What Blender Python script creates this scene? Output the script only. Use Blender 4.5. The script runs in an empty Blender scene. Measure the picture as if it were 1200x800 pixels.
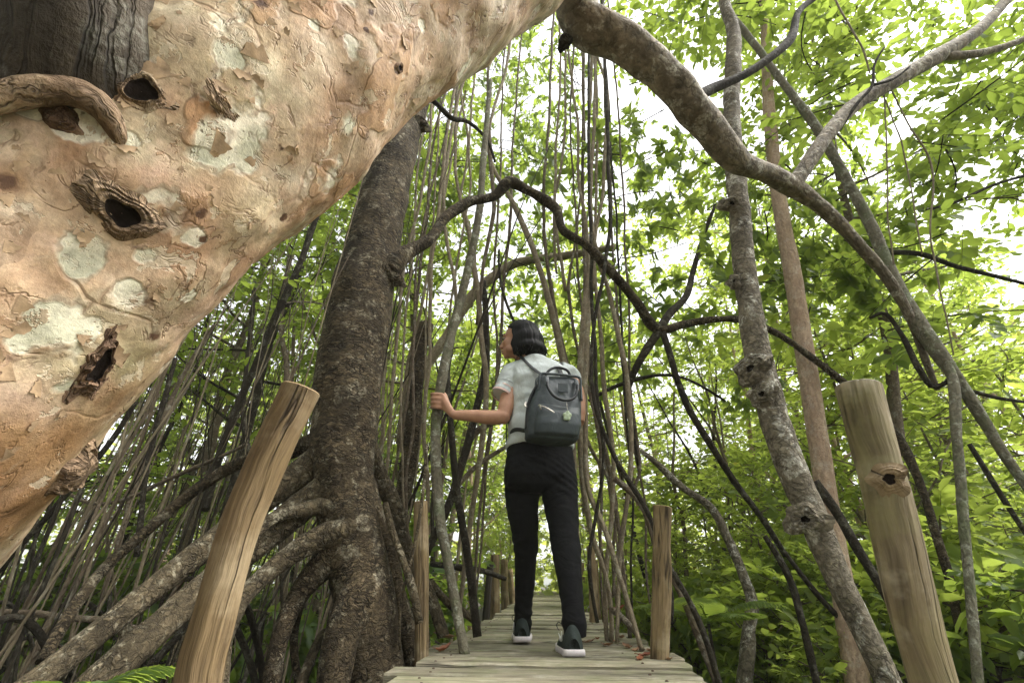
import bpy, math, random
import numpy as np
from mathutils import Vector, Matrix
from mathutils.bvhtree import BVHTree
PI = math.pi
scene = bpy.context.scene
COL = scene.collection

# ------------------------------------------------------------------ camera
F = 533.0
CAM_H = 0.24
PITCH = math.radians(28.05)
YAW = math.radians(3.5)
cam_d = bpy.data.cameras.new('camera'); cam_d.lens = 16.0; cam_d.sensor_width = 36.0
cam_d.clip_start = 0.02; cam_d.clip_end = 600
cam = bpy.data.objects.new('camera', cam_d); COL.objects.link(cam)
cam.location = (0, 0, CAM_H)
cam.rotation_euler = (PI/2 + PITCH, 0, YAW)
scene.camera = cam
CR = np.array(cam.rotation_euler.to_matrix())
CO = np.array([0, 0, CAM_H])

def ray(px, py):
    return CR @ np.array([(px-600)/F, (400-py)/F, -1.0])
def P(px, py, Y):
    """the point seen at photo pixel (px,py) that stands Y metres along the walkway"""
    d = ray(px, py); return CO + d*(Y/d[1])
def G(px, py, z=0.0):
    d = ray(px, py); return CO + d*((z-CAM_H)/d[2])
def PD(px, py, depth):
    return CO + ray(px, py)*depth
def depth_of(p):
    return float(-(CR.T @ (np.asarray(p)-CO))[2])
def W2R(w, p):
    p = np.asarray(p); dp = depth_of(p)
    return w*0.5/F*dp*(dp/np.linalg.norm(p-CO))

# ------------------------------------------------------------------ noise
def snoise(p, scale=1.0, seed=0, octs=3):
    """smooth pseudo noise, about -1..1"""
    rs = np.random.RandomState(seed+17)
    p = np.asarray(p, float)*scale
    out = np.zeros(p.shape[0]); amp = 1.0; tot = 0
    for o in range(octs):
        s = np.zeros(p.shape[0])
        for k in range(5):
            d = rs.normal(size=3); d /= np.linalg.norm(d)
            f = 2.0**o*(0.7+0.6*rs.rand())
            s += np.sin(p@d*f*2.2 + rs.rand()*6.28 + 1.3*np.sin(p@np.roll(d, 1)*f*1.7 + rs.rand()*6.28))
        out += amp*s/2.4; tot += amp; amp *= 0.55
    return out/tot

# ------------------------------------------------------------------ mesh builder
class MB:
    def __init__(self):
        self.V = []; self.L = []; self.S = []; self.M = []; self.UV = []; self.RN = []; self.n = 0; self.SM = []
    def add(self, V, faces, mat=0, uv=None, rn=None, smooth=True):
        """faces: list of int arrays (n,k)"""
        V = np.asarray(V, float).reshape(-1, 3)
        for f in faces:
            f = np.asarray(f, int)
            if f.size == 0: continue
            self.L.append((f+self.n).ravel())
            self.S.append(np.full(len(f), f.shape[1]))
            self.M.append(np.full(len(f), mat)); self.SM.append(np.full(len(f), smooth))
        self.V.append(V); self.n += len(V)
        self.UV.append(np.zeros((len(V), 2)) if uv is None else np.asarray(uv, float))
        self.RN.append(np.zeros(len(V)) if rn is None else np.broadcast_to(np.asarray(rn, float), (len(V),)))
        return self
    def mesh(self, name, mats):
        V = np.concatenate(self.V); L = np.concatenate(self.L); S = np.concatenate(self.S)
        M = np.concatenate(self.M); UV = np.concatenate(self.UV); RN = np.concatenate(self.RN); SM = np.concatenate(self.SM)
        me = bpy.data.meshes.new(name)
        me.vertices.add(len(V)); me.vertices.foreach_set('co', V.astype(np.float32).ravel())
        me.loops.add(len(L)); me.loops.foreach_set('vertex_index', L.astype(np.int32))
        me.polygons.add(len(S))
        me.polygons.foreach_set('loop_start', (np.cumsum(S)-S).astype(np.int32))
        me.polygons.foreach_set('material_index', M.astype(np.int32))
        me.polygons.foreach_set('use_smooth', SM.astype(bool))
        for m in (mats if isinstance(mats, (list, tuple)) else [mats]): me.materials.append(m)
        ul = me.uv_layers.new(name='UVMap')
        ul.data.foreach_set('uv', UV[L].astype(np.float32).ravel())
        at = me.attributes.new('rnd', 'FLOAT', 'POINT'); at.data.foreach_set('value', RN.astype(np.float32))
        me.update(calc_edges=True); me.validate()
        return me
    def build(self, name, mats, parent=None, origin=None):
        """ONE mesh object; world-space vertices are stored relative to the parent's / own origin"""
        o0 = np.zeros(3)
        if parent is not None: o0 = ORI.get(parent.name, np.zeros(3))
        elif origin is not None: o0 = np.asarray(origin, float)
        self.V = [v-o0 for v in self.V]
        o = bpy.data.objects.new(name, self.mesh(name, mats)); COL.objects.link(o)
        if parent is not None: o.parent = parent; ORI[o.name] = o0
        else:
            o.location = o0; ORI[o.name] = o0
        return o
ORI = {}
def tag(o, label=None, cat=None, group=None, kind=None):
    if label: o['label'] = label
    if cat: o['category'] = cat
    if group: o['group'] = group
    if kind: o['kind'] = kind
    return o
def thing(name, label, cat, loc=(0, 0, 0), group=None):
    o = bpy.data.objects.new(name, None); COL.objects.link(o)
    o.empty_display_size = 0.1; o.location = loc; ORI[o.name] = np.asarray(loc, float)
    return tag(o, label, cat, group)
def dup(root, loc, rotz=0.0, scale=1.0, label=None, group=None):
    r = root.copy(); COL.objects.link(r); r.location = loc; r.rotation_euler = (0, 0, rotz)
    r.scale = (scale,)*3 if not isinstance(scale, (tuple, list)) else scale
    if label: r['label'] = label
    if group: r['group'] = group
    for ch in list(root.children):
        c = ch.copy(); COL.objects.link(c); c.parent = r
        for g in ch.children:
            d = g.copy(); COL.objects.link(d); d.parent = c
    return r

# ------------------------------------------------------------------ tubes
def catmull(pts, m):
    pts = np.asarray(pts, float); n = len(pts)
    if n == 2:
        t = np.linspace(0, 1, m)[:, None]; return pts[0]*(1-t)+pts[1]*t
    h = np.maximum(np.linalg.norm(np.diff(pts[:, :3], axis=0), axis=1), 1e-6); cum = np.concatenate([[0], np.cumsum(h)])
    sl = np.diff(pts, axis=0)/h[:, None]; tg = np.empty_like(pts)
    tg[1:-1] = (sl[:-1]*h[1:, None]+sl[1:]*h[:-1, None])/(h[1:]+h[:-1])[:, None]
    tg[0] = 1.5*sl[0]-.5*tg[1]; tg[-1] = 1.5*sl[-1]-.5*tg[-2]
    s = np.linspace(0, cum[-1], m); i = np.clip(np.searchsorted(cum, s, 'right')-1, 0, n-2)
    t = ((s-cum[i])/h[i])[:, None]; H = h[i][:, None]
    return (2*t**3-3*t**2+1)*pts[i]+(t**3-2*t**2+t)*H*tg[i]+(-2*t**3+3*t**2)*pts[i+1]+(t**3-t**2)*H*tg[i+1]
def frames(C, up=None):
    T = np.gradient(C, axis=0); T /= np.linalg.norm(T, axis=1)[:, None]+1e-12
    n = len(C); N = np.zeros_like(C)
    a = np.array([0, 0, 1.0]) if up is None else np.asarray(up, float)
    if abs(a@T[0]) > .9 and up is None: a = np.array([0, 1.0, 0])
    v = a-(a@T[0])*T[0]; N[0] = v/np.linalg.norm(v)
    for i in range(1, n):
        v = N[i-1]-(N[i-1]@T[i])*T[i]; N[i] = v/(np.linalg.norm(v)+1e-12)
    return T, N, np.cross(T, N)
def tube_arrays(pts, rad, seg=8, step=None, wob=0.0, wscale=8.0, seed=0, flat=1.0, rings=None, jit=0.0, up=None, bumps=()):
    pts = np.asarray(pts, float); rad = np.asarray(rad, float)
    L = np.linalg.norm(np.diff(pts, axis=0), axis=1).sum()
    m = rings or max(4, int(L/(step or max(0.03, rad.mean()*1.2)))+1)
    Q = catmull(np.column_stack([pts, rad]), m); C = Q[:, :3]; R = np.maximum(Q[:, 3], 1e-4)
    if jit:
        for k in range(3):
            C[:, k] = C[:, k]+jit*snoise(np.column_stack([np.linspace(0, L, m)*2.2, np.full(m, k*9.1), np.full(m, seed*3.3)]), 1.0, seed+k)
    T, N, B = frames(C, up)
    a = np.linspace(0, 2*PI, seg+1)
    D = np.cos(a)[None, :, None]*N[:, None]+np.sin(a)[None, :, None]*B[:, None]*flat
    V = C[:, None]+R[:, None, None]*D
    if wob:
        nn = snoise((C[:, None]+R[:, None, None]*D*1.0).reshape(-1, 3), wscale, seed).reshape(m, seg+1)
        nn[:, -1] = nn[:, 0]
        V = C[:, None]+(R[:, None]*(1+wob*nn))[..., None]*D
    s = np.concatenate([[0], np.cumsum(np.linalg.norm(np.diff(C, axis=0), axis=1))])
    uv = np.stack([np.broadcast_to(a[None]*R.mean(), (m, seg+1)), np.broadcast_to(s[:, None], (m, seg+1))], -1)
    i = np.arange(m-1)[:, None]*(seg+1)+np.arange(seg)[None]
    q = np.stack([i, i+1, i+seg+2, i+seg+1], -1).reshape(-1, 4)
    return V.reshape(-1, 3), q, uv.reshape(-1, 2), C, R, m
def add_tube(mb, pts, rad, seg=8, mat=0, cap=True, rn=0.0, **k):
    V, q, uv, C, R, m = tube_arrays(pts, rad, seg, **k)
    n0 = len(V); fs = [q]
    if cap:
        V = np.vstack([V, C[0][None], C[-1][None]])
        uv = np.vstack([uv, uv[0:1], uv[n0-1:n0]])
        j = np.arange(seg)
        fs.append(np.stack([np.full(seg, n0), j+1, j], -1))
        e = (m-1)*(seg+1)
        fs.append(np.stack([np.full(seg, n0+1), e+j, e+j+1], -1))
    mb.add(V, fs, mat, uv, rn)
    return C, R
def from_px(pl):
    """[(px,py,width_px,Y)] -> points, radii"""
    pts = [P(a, b, Y) for a, b, w, Y in pl]
    return np.array(pts), np.array([W2R(w, p) for (a, b, w, Y), p in zip(pl, pts)])
def rand_dirs(rs, n):
    v = rs.normal(size=(n, 3)); return v/np.linalg.norm(v, axis=1)[:, None]

# ------------------------------------------------------------------ leaves
T7 = np.array([(0, 0, 0), (.5, 0, -.03), (1, 0, -.14), (.25, .40, .05), (.68, .40, .03), (.25, -.40, .05), (.68, -.40, .03)])
def add_leaves(mb, pos, d, nrm, L, W, rn, mat=0):
    pos = np.asarray(pos); n = len(pos)
    if n == 0: return
    x = d/np.linalg.norm(d, axis=1)[:, None]
    y = np.cross(nrm, x); y /= np.linalg.norm(y, axis=1)[:, None]+1e-9
    z = np.cross(x, y)
    L = np.broadcast_to(L, (n,)); 
    Vl = (T7[None, :, 0, None]*x[:, None]+T7[None, :, 1, None]*np.broadcast_to(W, (n,))[:, None, None]*y[:, None]+T7[None, :, 2, None]*z[:, None])*L[:, None, None]
    V = pos[:, None]+Vl
    b = np.arange(n)[:, None]*7
    f1 = b+np.array([[0, 1, 2, 4, 3]]); f2 = b+np.array([[0, 5, 6, 2, 1]])
    mb.add(V.reshape(-1, 3), [f1, f2], mat, None, np.repeat(rn, 7))
def add_sprays(mb, rs, Pp, D, length, n, L, W=0.55, mode='alt', mat=0, twig=1, tw=0.002, droop=.15):
    Pp = np.asarray(Pp, float); D = np.asarray(D, float); ns = len(Pp)
    if ns == 0: return
    D = D/np.linalg.norm(D, axis=1)[:, None]
    up = np.array([0, 0, 1.0])
    S = np.cross(D, up)+1e-3*rs.normal(size=D.shape); S /= np.linalg.norm(S, axis=1)[:, None]
    NN = np.cross(S, D)
    length = length*(0.7+0.6*rs.rand(ns))
    ends = Pp+D*length[:, None]-up*(droop*length)[:, None]
    if mode == 'alt':
        t = np.linspace(.12, 1, n)[None, :]*np.ones((ns, 1))
        sg = np.where(np.arange(n) % 2 == 0, 1, -1)[None, :]*np.ones((ns, 1))
        ang = np.radians(rs.uniform(30, 75, (ns, n))); ang[:, -1] = 0.1
        pos = Pp[:, None]+D[:, None]*(length[:, None]*t)[..., None]-up*(droop*length[:, None]*t*t)[..., None]
        ld = np.cos(ang)[..., None]*D[:, None]+(np.sin(ang)*sg)[..., None]*S[:, None]+.28*rs.normal(size=(ns, n, 3))-up*.2
        nr = NN[:, None]+.45*rs.normal(size=(ns, n, 3))
    else:
        ph = (np.arange(n)*2.4)[None, :]+rs.rand(ns, 1)*6.28
        pos = ends[:, None]+np.zeros((1, n, 1))-D[:, None]*(rs.rand(ns, n)*.18*length[:, None])[..., None]
        ld = D[:, None]*rs.uniform(.1, .9, (ns, n))[..., None]+np.cos(ph)[..., None]*S[:, None]+np.sin(ph)[..., None]*NN[:, None]+.15*rs.normal(size=(ns, n, 3))-up*.15
        nr = D[:, None]+.5*up+.3*rs.normal(size=(ns, n, 3))
    LL = L*(0.65+0.6*rs.rand(ns*n))
    rn = np.clip(rs.rand(ns, 1)*.6+rs.rand(ns, n)*.4, 0, 1).ravel()
    add_leaves(mb, pos.reshape(-1, 3), ld.reshape(-1, 3), nr.reshape(-1, 3), LL, W, rn, mat)
    # twigs: 3-sided
    a = np.array([0, 2.09, 4.19])
    off = (np.cos(a)[None, :, None]*S[:, None]+np.sin(a)[None, :, None]*NN[:, None])*tw
    V = np.stack([Pp[:, None]+off, ends[:, None]+off*.4], 1).reshape(ns, 6, 3)
    b = np.arange(ns)[:, None]*6
    fs = [b+np.array([[k, (k+1) % 3, 3+(k+1) % 3, 3+k]]) for k in range(3)]
    mb.add(V.reshape(-1, 3), fs, twig)
# ------------------------------------------------------------------ materials
class NT:
    def __init__(s, name):
        s.m = bpy.data.materials.new(name); s.m.use_nodes = True
        s.t = s.m.node_tree; s.t.nodes.clear()
    def n(s, typ, props=None, **inp):
        nd = s.t.nodes.new('ShaderNode'+typ)
        for k, v in (props or {}).items(): setattr(nd, k, v)
        for k, v in inp.items():
            key = int(k[1:]) if k[0] == 'i' and k[1:].isdigit() else k.replace('_', ' ')
            s.put(nd.inputs[key], v)
        return nd
    def put(s, sock, v):
        if isinstance(v, bpy.types.NodeSocket): s.t.links.new(v, sock)
        elif isinstance(v, bpy.types.Node): s.t.links.new(v.outputs[0], sock)
        else:
            if isinstance(v, tuple) and len(v) == 3 and sock.type == 'RGBA': v = (*v, 1)
            sock.default_value = v
    def ramp(s, fac, stops, interp='LINEAR'):
        nd = s.t.nodes.new('ShaderNodeValToRGB'); s.put(nd.inputs[0], fac); cr = nd.color_ramp; cr.interpolation = interp
        while len(cr.elements) < len(stops): cr.elements.new(.5)
        for e, (p, c) in zip(cr.elements, stops):
            e.position = p; e.color = (*c, 1) if isinstance(c, tuple) else (c, c, c, 1)
        return nd.outputs[0]
    def noise(s, vec, scale, detail=3, rough=.55, dist=0.0):
        nd = s.n('TexNoise', None, Vector=vec, Scale=scale, Detail=detail, Roughness=rough, Distortion=dist); return nd.outputs[0]
    def mix(s, fac, a, b, bt='MIX'):
        nd = s.t.nodes.new('ShaderNodeMix'); nd.data_type = 'RGBA'; nd.blend_type = bt
        s.put(nd.inputs[0], fac); s.put(nd.inputs[6], a); s.put(nd.inputs[7], b); return nd.outputs[2]
    def math(s, op, a, b=0.0, c=0.0):
        nd = s.t.nodes.new('ShaderNodeMath'); nd.operation = op
        s.put(nd.inputs[0], a); s.put(nd.inputs[1], b); s.put(nd.inputs[2], c); return nd.outputs[0]
    def vec(s, src, scale=(1, 1, 1), loc=(0, 0, 0)):
        nd = s.t.nodes.new('ShaderNodeMapping'); s.put(nd.inputs[0], src); nd.inputs['Scale'].default_value = scale; nd.inputs['Location'].default_value = loc
        return nd.outputs[0]
    def obj(s): return s.n('TexCoord').outputs['Object']
    def uv(s): return s.n('TexCoord').outputs['UV']
    def attr(s, name): 
        nd = s.n('Attribute', {'attribute_name': name}); return nd.outputs['Fac']
    def oran(s): return s.n('ObjectInfo').outputs['Random']
    def bump(s, h, strength=.5, dist=.01, normal=None):
        nd = s.n('Bump', None, Height=h, Strength=strength, Distance=dist)
        if normal is not None: s.put(nd.inputs['Normal'], normal)
        return nd.outputs[0]
    def out(s, sh): o = s.t.nodes.new('ShaderNodeOutputMaterial'); s.put(o.inputs[0], sh); return s.m
    def pbr(s, col, rough=.8, normal=None, spec=.3, **k):
        nd = s.n('BsdfPrincipled', None, Base_Color=col, Roughness=rough)
        nd.inputs['Specular IOR Level'].default_value = spec
        if normal is not None: s.put(nd.inputs['Normal'], normal)
        for kk, v in k.items(): s.put(nd.inputs[kk.replace('_', ' ')], v)
        return nd.outputs[0]

def m_leaf(name, dark, mid, light, trans, tf=.5, rare=None):
    t = NT(name)
    r = t.attr('rnd')
    r2 = t.math('ADD', t.math('MULTIPLY', r, .8), t.math('MULTIPLY', t.oran(), .25))
    c = t.ramp(r2, [(.05, dark), (.5, mid), (.95, light)])
    if rare: c = t.mix(t.ramp(r, [(.965, 0.0), (.975, 1.0)]), c, rare)
    tc = t.mix(.75, c, trans)
    d = t.pbr(c, .42, None, .35)
    tr = t.n('BsdfTranslucent', None, Color=tc).outputs[0]
    mx = t.n('MixShader', None, i0=tf, i1=d, i2=tr)
    return t.out(mx.outputs[0])
def m_bark(name, c0, c1, lich, us=26, vs=46, lichen=.5, crack=.6, moss=None, rough=.9, cell=.35, block=0.0):
    """bark in its own length/round coordinates: broken cracks, flakes, lichen blotches"""
    t = NT(name); uv = t.uv(); ob = t.obj()
    rnd = t.n('CombineXYZ', None, X=t.oran(), Y=t.oran()).outputs[0]
    w = t.n('VectorMath', {'operation': 'ADD'}, i0=uv, i1=rnd).outputs[0]
    wn = t.n('TexNoise', None, Vector=w, Scale=26.0, Detail=3.0)
    w2 = t.n('VectorMath', {'operation': 'MULTIPLY_ADD'}, i0=wn.outputs[1], i1=(.045, .045, 0), i2=w).outputs[0]
    fl = t.noise(t.vec(w2, (us, vs, 1)), 1.0, 5, .62)
    rid = t.math('ABSOLUTE', t.math('SUBTRACT', t.noise(t.vec(w2, (us*.8, vs*.8, 1), (3, 7, 0)), 1.0, 3, .55), .5))
    cr = t.ramp(rid, [(0.0, 0.0), (.055, 1.0)])
    gate = t.ramp(t.noise(ob, 14.0, 3, .6), [(.35, .15), (.6, 1.0)])
    n1 = t.noise(ob, 7.0, 4, .6); n2 = t.noise(ob, 70.0, 4, .65)
    c = t.mix(t.ramp(n1, [(.3, 0.0), (.7, 1.0)]), c0, c1)
    c = t.mix(cell, c, t.mix(1.0, c, t.ramp(fl, [(.3, .35), (.7, 1.75)]), 'MULTIPLY'))
    c = t.mix(t.ramp(n2, [(.3, .45), (.75, 0.0)]), c, tuple(x*.4 for x in c0))
    lm = t.math('MULTIPLY', t.ramp(t.noise(ob, 15.0, 5, .68, .4), [(.53, 0.0), (.61, 1.0)]), t.ramp(t.noise(ob, 85.0, 4, .65), [(.38, .05), (.55, 1.0)]))
    c = t.mix(t.math('MULTIPLY', lm, lichen), c, lich)
    if moss: c = t.mix(t.ramp(t.noise(ob, 6.0, 4, .6), [(.5, 0.0), (.62, .75)]), c, moss)
    ck = t.math('MULTIPLY', t.math('MULTIPLY', t.math('SUBTRACT', 1.0, cr), crack), gate)
    c = t.mix(ck, c, tuple(x*.25 for x in c0))
    if block:
        vo = t.n('TexVoronoi', {'feature': 'DISTANCE_TO_EDGE'}, Vector=t.vec(w2, (us*.75, vs*.8, 1)), Scale=1.0)
        vc = t.n('TexVoronoi', None, Vector=t.vec(w2, (us*.75, vs*.8, 1)), Scale=1.0)
        c = t.mix(block*.7, c, t.mix(1.0, c, t.ramp(vc.outputs[1], [(0, .45), (1, 1.7)]), 'MULTIPLY'))
        bl = t.math('MULTIPLY', t.math('SUBTRACT', 1.0, t.ramp(vo.outputs[0], [(.02, 0.0), (.14, 1.0)])), t.math('MULTIPLY', gate, block))
        c = t.mix(bl, c, tuple(x*.3 for x in c0)); ck = t.math('MAXIMUM', ck, bl)
    h = t.math('SUBTRACT', t.math('ADD', t.math('MULTIPLY', fl, 1.1), t.math('MULTIPLY', n2, .5)), t.math('MULTIPLY', ck, .7))
    return t.out(t.pbr(c, rough, t.bump(h, .95, .014), .2))
def m_wood(name, c0, c1, c2, dark, us=70, vs=3.0, streak=.5, green=None, bump=.5, worn=None):
    t = NT(name); uv = t.uv(); ob = t.obj()
    rnd = t.n('CombineXYZ', None, X=t.math('MULTIPLY', t.oran(), 7.0), Y=t.math('ADD', t.math('MULTIPLY', t.oran(), 3.0), t.math('MULTIPLY', t.attr('rnd'), 9.0))).outputs[0]
    w = t.n('VectorMath', {'operation': 'ADD'}, i0=uv, i1=rnd).outputs[0]
    wn = t.n('TexNoise', None, Vector=w, Scale=5.0, Detail=3.0)
    w2 = t.n('VectorMath', {'operation': 'MULTIPLY_ADD'}, i0=wn.outputs[1], i1=(.03, .0, 0), i2=w).outputs[0]
    g1 = t.noise(t.vec(w2, (us, vs, 1)), 1.0, 5, .65); g2 = t.noise(t.vec(w2, (us*4, vs*3, 1)), 1.0, 3, .65)
    big = t.noise(w, 5.0, 5, .65)
    c = t.mix(t.ramp(g1, [(.32, 0.0), (.66, 1.0)]), c0, c1)
    c = t.mix(t.ramp(big, [(.42, 0.0), (.62, .85)]), c, c2)
    c = t.mix(t.ramp(g2, [(.32, .65), (.58, 0.0)]), c, tuple(x*.45 for x in c0))
    st = t.noise(t.vec(w2, (us*.45, vs*.40, 1)), 1.0, 5, .6)
    c = t.mix(t.ramp(st, [(.50, 0.0), (.66, streak)]), c, dark)
    blot = t.noise(t.vec(w, (14, 5, 1), (4, 2, 0)), 1.0, 6, .7)
    c = t.mix(t.ramp(blot, [(.52, 0.0), (.70, .7)]), c, tuple(.5*(x+y) for x, y in zip(dark, c0)))
    if worn: c = t.mix(t.ramp(t.noise(t.vec(w, (9, 7, 1), (1, 8, 0)), 1.0, 5, .65), [(.5, 0.0), (.66, .7)]), c, worn)
    rid = t.math('ABSOLUTE', t.math('SUBTRACT', t.noise(t.vec(w2, (us*.55, vs*.35, 1), (3, 1, 0)), 1.0, 3, .6), .5))
    cr = t.math('MULTIPLY', t.ramp(rid, [(.0, 1.0), (.022, 0.0)]), t.ramp(t.noise(t.vec(w, (10, 4, 1)), 1.0, 2), [(.42, 0.0), (.56, 1.0)]))
    c = t.mix(t.math('MULTIPLY', cr, .85), c, tuple(x*.3 for x in dark))
    if green: c = t.mix(t.ramp(t.noise(ob, 7.0, 5, .65), [(.45, 0.0), (.65, .7)]), c, green)
    c = t.mix(.6, c, t.mix(1.0, c, t.ramp(t.math('FRACT', t.math('MULTIPLY', t.attr('rnd'), 17.3)), [(0, .5), (1, 1.4)]), 'MULTIPLY'))
    h = t.math('SUBTRACT', t.math('ADD', t.math('ADD', g1, t.math('MULTIPLY', st, -.6)), t.math('MULTIPLY', g2, .5)), t.math('MULTIPLY', cr, 1.2))
    return t.out(t.pbr(c, .75, t.bump(h, bump, .008), .2))
def m_peel():
    t = NT('peeling_tan_bark'); ob = t.obj()
    wn = t.n('TexNoise', None, Vector=ob, Scale=6.0, Detail=4.0)
    w = t.n('VectorMath', {'operation': 'MULTIPLY_ADD'}, i0=wn.outputs[1], i1=(.10, .10, .10), i2=ob).outputs[0]
    n0 = t.noise(w, 7.0, 5, .55)
    c = t.ramp(n0, [(.28, (.22, .12, .065)), (.40, (.38, .24, .145)), (.52, (.50, .36, .24)), (.62, (.56, .44, .315)), (.74, (.63, .54, .42))])
    # grey-green older plates
    ng = t.noise(t.vec(w, (1, 1, 1), (5, 2, 8)), 5.0, 4, .5)
    c = t.mix(t.ramp(ng, [(.48, 0.0), (.62, .7)]), c, (.46, .42, .275))
    st = t.noise(t.vec(w, (1, 1, 1), (2, 9, 5)), 3.6, 7, .72)
    c = t.mix(t.ramp(st, [(.50, 0.0), (.70, .7)]), c, (.30, .17, .085))
    pk = t.noise(t.vec(w, (1, 1, 1), (7, 4, 1)), 9.0, 5, .65)
    c = t.mix(t.ramp(pk, [(.55, 0.0), (.68, .6)]), c, (.66, .45, .34))
    # brown plates with a sharp edge
    nb = t.noise(t.vec(w, (1, 1, 1), (1, 7, 3)), 5.5, 3, .5)
    mb_ = t.ramp(nb, [(.585, 0.0), (.60, 1.0)])
    c = t.mix(t.math('MULTIPLY', mb_, .8), c, (.44, .26, .14))
    vcl = t.n('TexVoronoi', None, Vector=t.n('VectorMath', {'operation': 'MULTIPLY_ADD'}, i0=wn.outputs[1], i1=(.22, .22, .22), i2=ob).outputs[0], Scale=10.0)
    c = t.mix(.55, c, t.mix(1.0, c, t.ramp(vcl.outputs[1], [(0, .62), (.5, 1.0), (1, 1.3)]), 'MULTIPLY'))
    hue = t.noise(ob, 2.6, 4, .6)
    c = t.mix(t.ramp(hue, [(.50, 0.0), (.66, .55)]), c, t.mix(1.0, c, (1.0, .74, .60), 'MULTIPLY'))
    c = t.mix(t.ramp(hue, [(.34, .55), (.48, 0.0)]), c, t.mix(1.0, c, (.82, .90, .72), 'MULTIPLY'))
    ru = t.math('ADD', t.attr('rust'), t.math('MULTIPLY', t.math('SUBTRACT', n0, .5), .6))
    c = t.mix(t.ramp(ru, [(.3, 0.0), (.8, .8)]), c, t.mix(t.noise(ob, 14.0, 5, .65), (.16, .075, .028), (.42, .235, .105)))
    # freshly shed pale patches: noise plus the patches seen on this trunk
    npz = t.math('ADD', t.noise(t.vec(w, (1, 1, 1), (9, 1, 4)), 7.0, 4, .55), t.math('MULTIPLY', t.attr('pale'), .34))
    mp = t.ramp(npz, [(.625, 0.0), (.68, .85)])
    pc = t.mix(t.ramp(t.noise(ob, 12.0, 3), [(.4, 0.0), (.6, 1.0)]), (.74, .67, .53), (.58, .57, .43))
    c = t.mix(mp, c, pc)
    edge = t.ramp(npz, [(.635, 0.0), (.657, 1.0), (.667, 0.0)])
    edge2 = t.ramp(nb, [(.57, 0.0), (.59, 1.0), (.602, 0.0)])
    ed = t.math('MAXIMUM', edge, edge2)
    nbr = t.noise(ob, 25.0, 3)
    c = t.mix(t.math('MULTIPLY', ed, t.ramp(nbr, [(.42, 0.0), (.6, .6)])), c, (.17, .09, .045))
    # thin peeling lines and scratches
    wv = t.n('TexVoronoi', {'feature': 'DISTANCE_TO_EDGE'}, Vector=w, Scale=8.0)
    ln = t.math('MULTIPLY', t.ramp(wv.outputs[0], [(0.0, 1.0), (.035, 0.0)]), t.ramp(t.noise(ob, 9.0, 3), [(.5, 0.0), (.62, 1.0)]))
    c = t.mix(t.math('MULTIPLY', ln, .6), c, (.2, .11, .06))
    rl = t.math('ABSOLUTE', t.math('SUBTRACT', t.noise(t.vec(w, (1, 1, 1), (4, 4, 9)), 13.0, 4, .6, .8), .5))
    rl = t.math('MULTIPLY', t.ramp(rl, [(0.0, 1.0), (.028, 0.0)]), t.ramp(t.noise(t.vec(ob, (1, 1, 1), (8, 1, 2)), 11.0, 3, .6), [(.50, 0.0), (.60, 1.0)]))
    c = t.mix(t.math('MULTIPLY', rl, .7), c, (.15, .08, .04))
    ln = t.math('MAXIMUM', ln, rl)
    cu = t.ramp(t.noise(t.vec(w, (1, 1, 1), (6, 2, 3)), 20.0, 5, .65), [(.60, 0.0), (.615, 1.0)])
    c = t.mix(t.math('MULTIPLY', cu, .55), c, (.62, .53, .39))
    cu2 = t.ramp(t.noise(t.vec(w, (1, 1, 1), (2, 6, 7)), 17.0, 5, .7), [(.61, 0.0), (.63, 1.0)])
    c = t.mix(t.math('MULTIPLY', cu2, .6), c, (.30, .17, .085))
    sp = t.ramp(t.noise(ob, 48.0, 3, .6), [(.66, 0.0), (.70, 1.0)])
    spm = t.math('MULTIPLY', sp, t.ramp(t.noise(t.vec(ob, (1, 1, 1), (3, 3, 1)), 5.0, 2), [(.48, 0.0), (.6, 1.0)]))
    c = t.mix(t.math('MULTIPLY', spm, .8), c, (.10, .06, .035))
    fn = t.noise(ob, 150.0, 4, .65)
    c = t.mix(.35, c, t.mix(1.0, c, t.ramp(fn, [(.3, .55), (.7, 1.35)]), 'MULTIPLY'))
    f2 = t.noise(ob, 34.0, 6, .72)
    c = t.mix(.55, c, t.mix(1.0, c, t.ramp(f2, [(.32, .5), (.68, 1.4)]), 'MULTIPLY'))
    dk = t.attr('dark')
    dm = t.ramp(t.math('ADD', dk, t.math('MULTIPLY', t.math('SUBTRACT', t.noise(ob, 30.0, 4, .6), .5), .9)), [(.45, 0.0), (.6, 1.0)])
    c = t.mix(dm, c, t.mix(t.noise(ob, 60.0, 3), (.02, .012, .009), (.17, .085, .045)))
    h = t.math('ADD', t.math('MULTIPLY', t.math('SUBTRACT', 1.0, mp), .55), t.math('MULTIPLY', mb_, .45))
    h = t.math('ADD', h, t.math('ADD', t.math('MULTIPLY', fn, .12), t.math('ADD', t.math('MULTIPLY', n0, .5), t.math('MULTIPLY', f2, .55))))
    h = t.math('ADD', h, t.math('MULTIPLY', t.math('SUBTRACT', cu2, cu), .22))
    h = t.math('SUBTRACT', h, t.math('ADD', t.math('MULTIPLY', ln, .35), t.math('MULTIPLY', spm, .4)))
    return t.out(t.pbr(c, .62, t.bump(h, .6, .007), .25))
def m_plain(name, col, rough=.6, spec=.3, nscale=60, var=.25, bump=.2, bd=.002, **k):
    t = NT(name); ob = t.obj(); n = t.noise(ob, nscale, 4, .6)
    c = t.mix(1.0, col, t.ramp(n, [(.25, 1-var), (.75, 1+var)]), 'MULTIPLY')
    return t.out(t.pbr(c, rough, t.bump(n, bump, bd), spec, **k))
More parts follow.
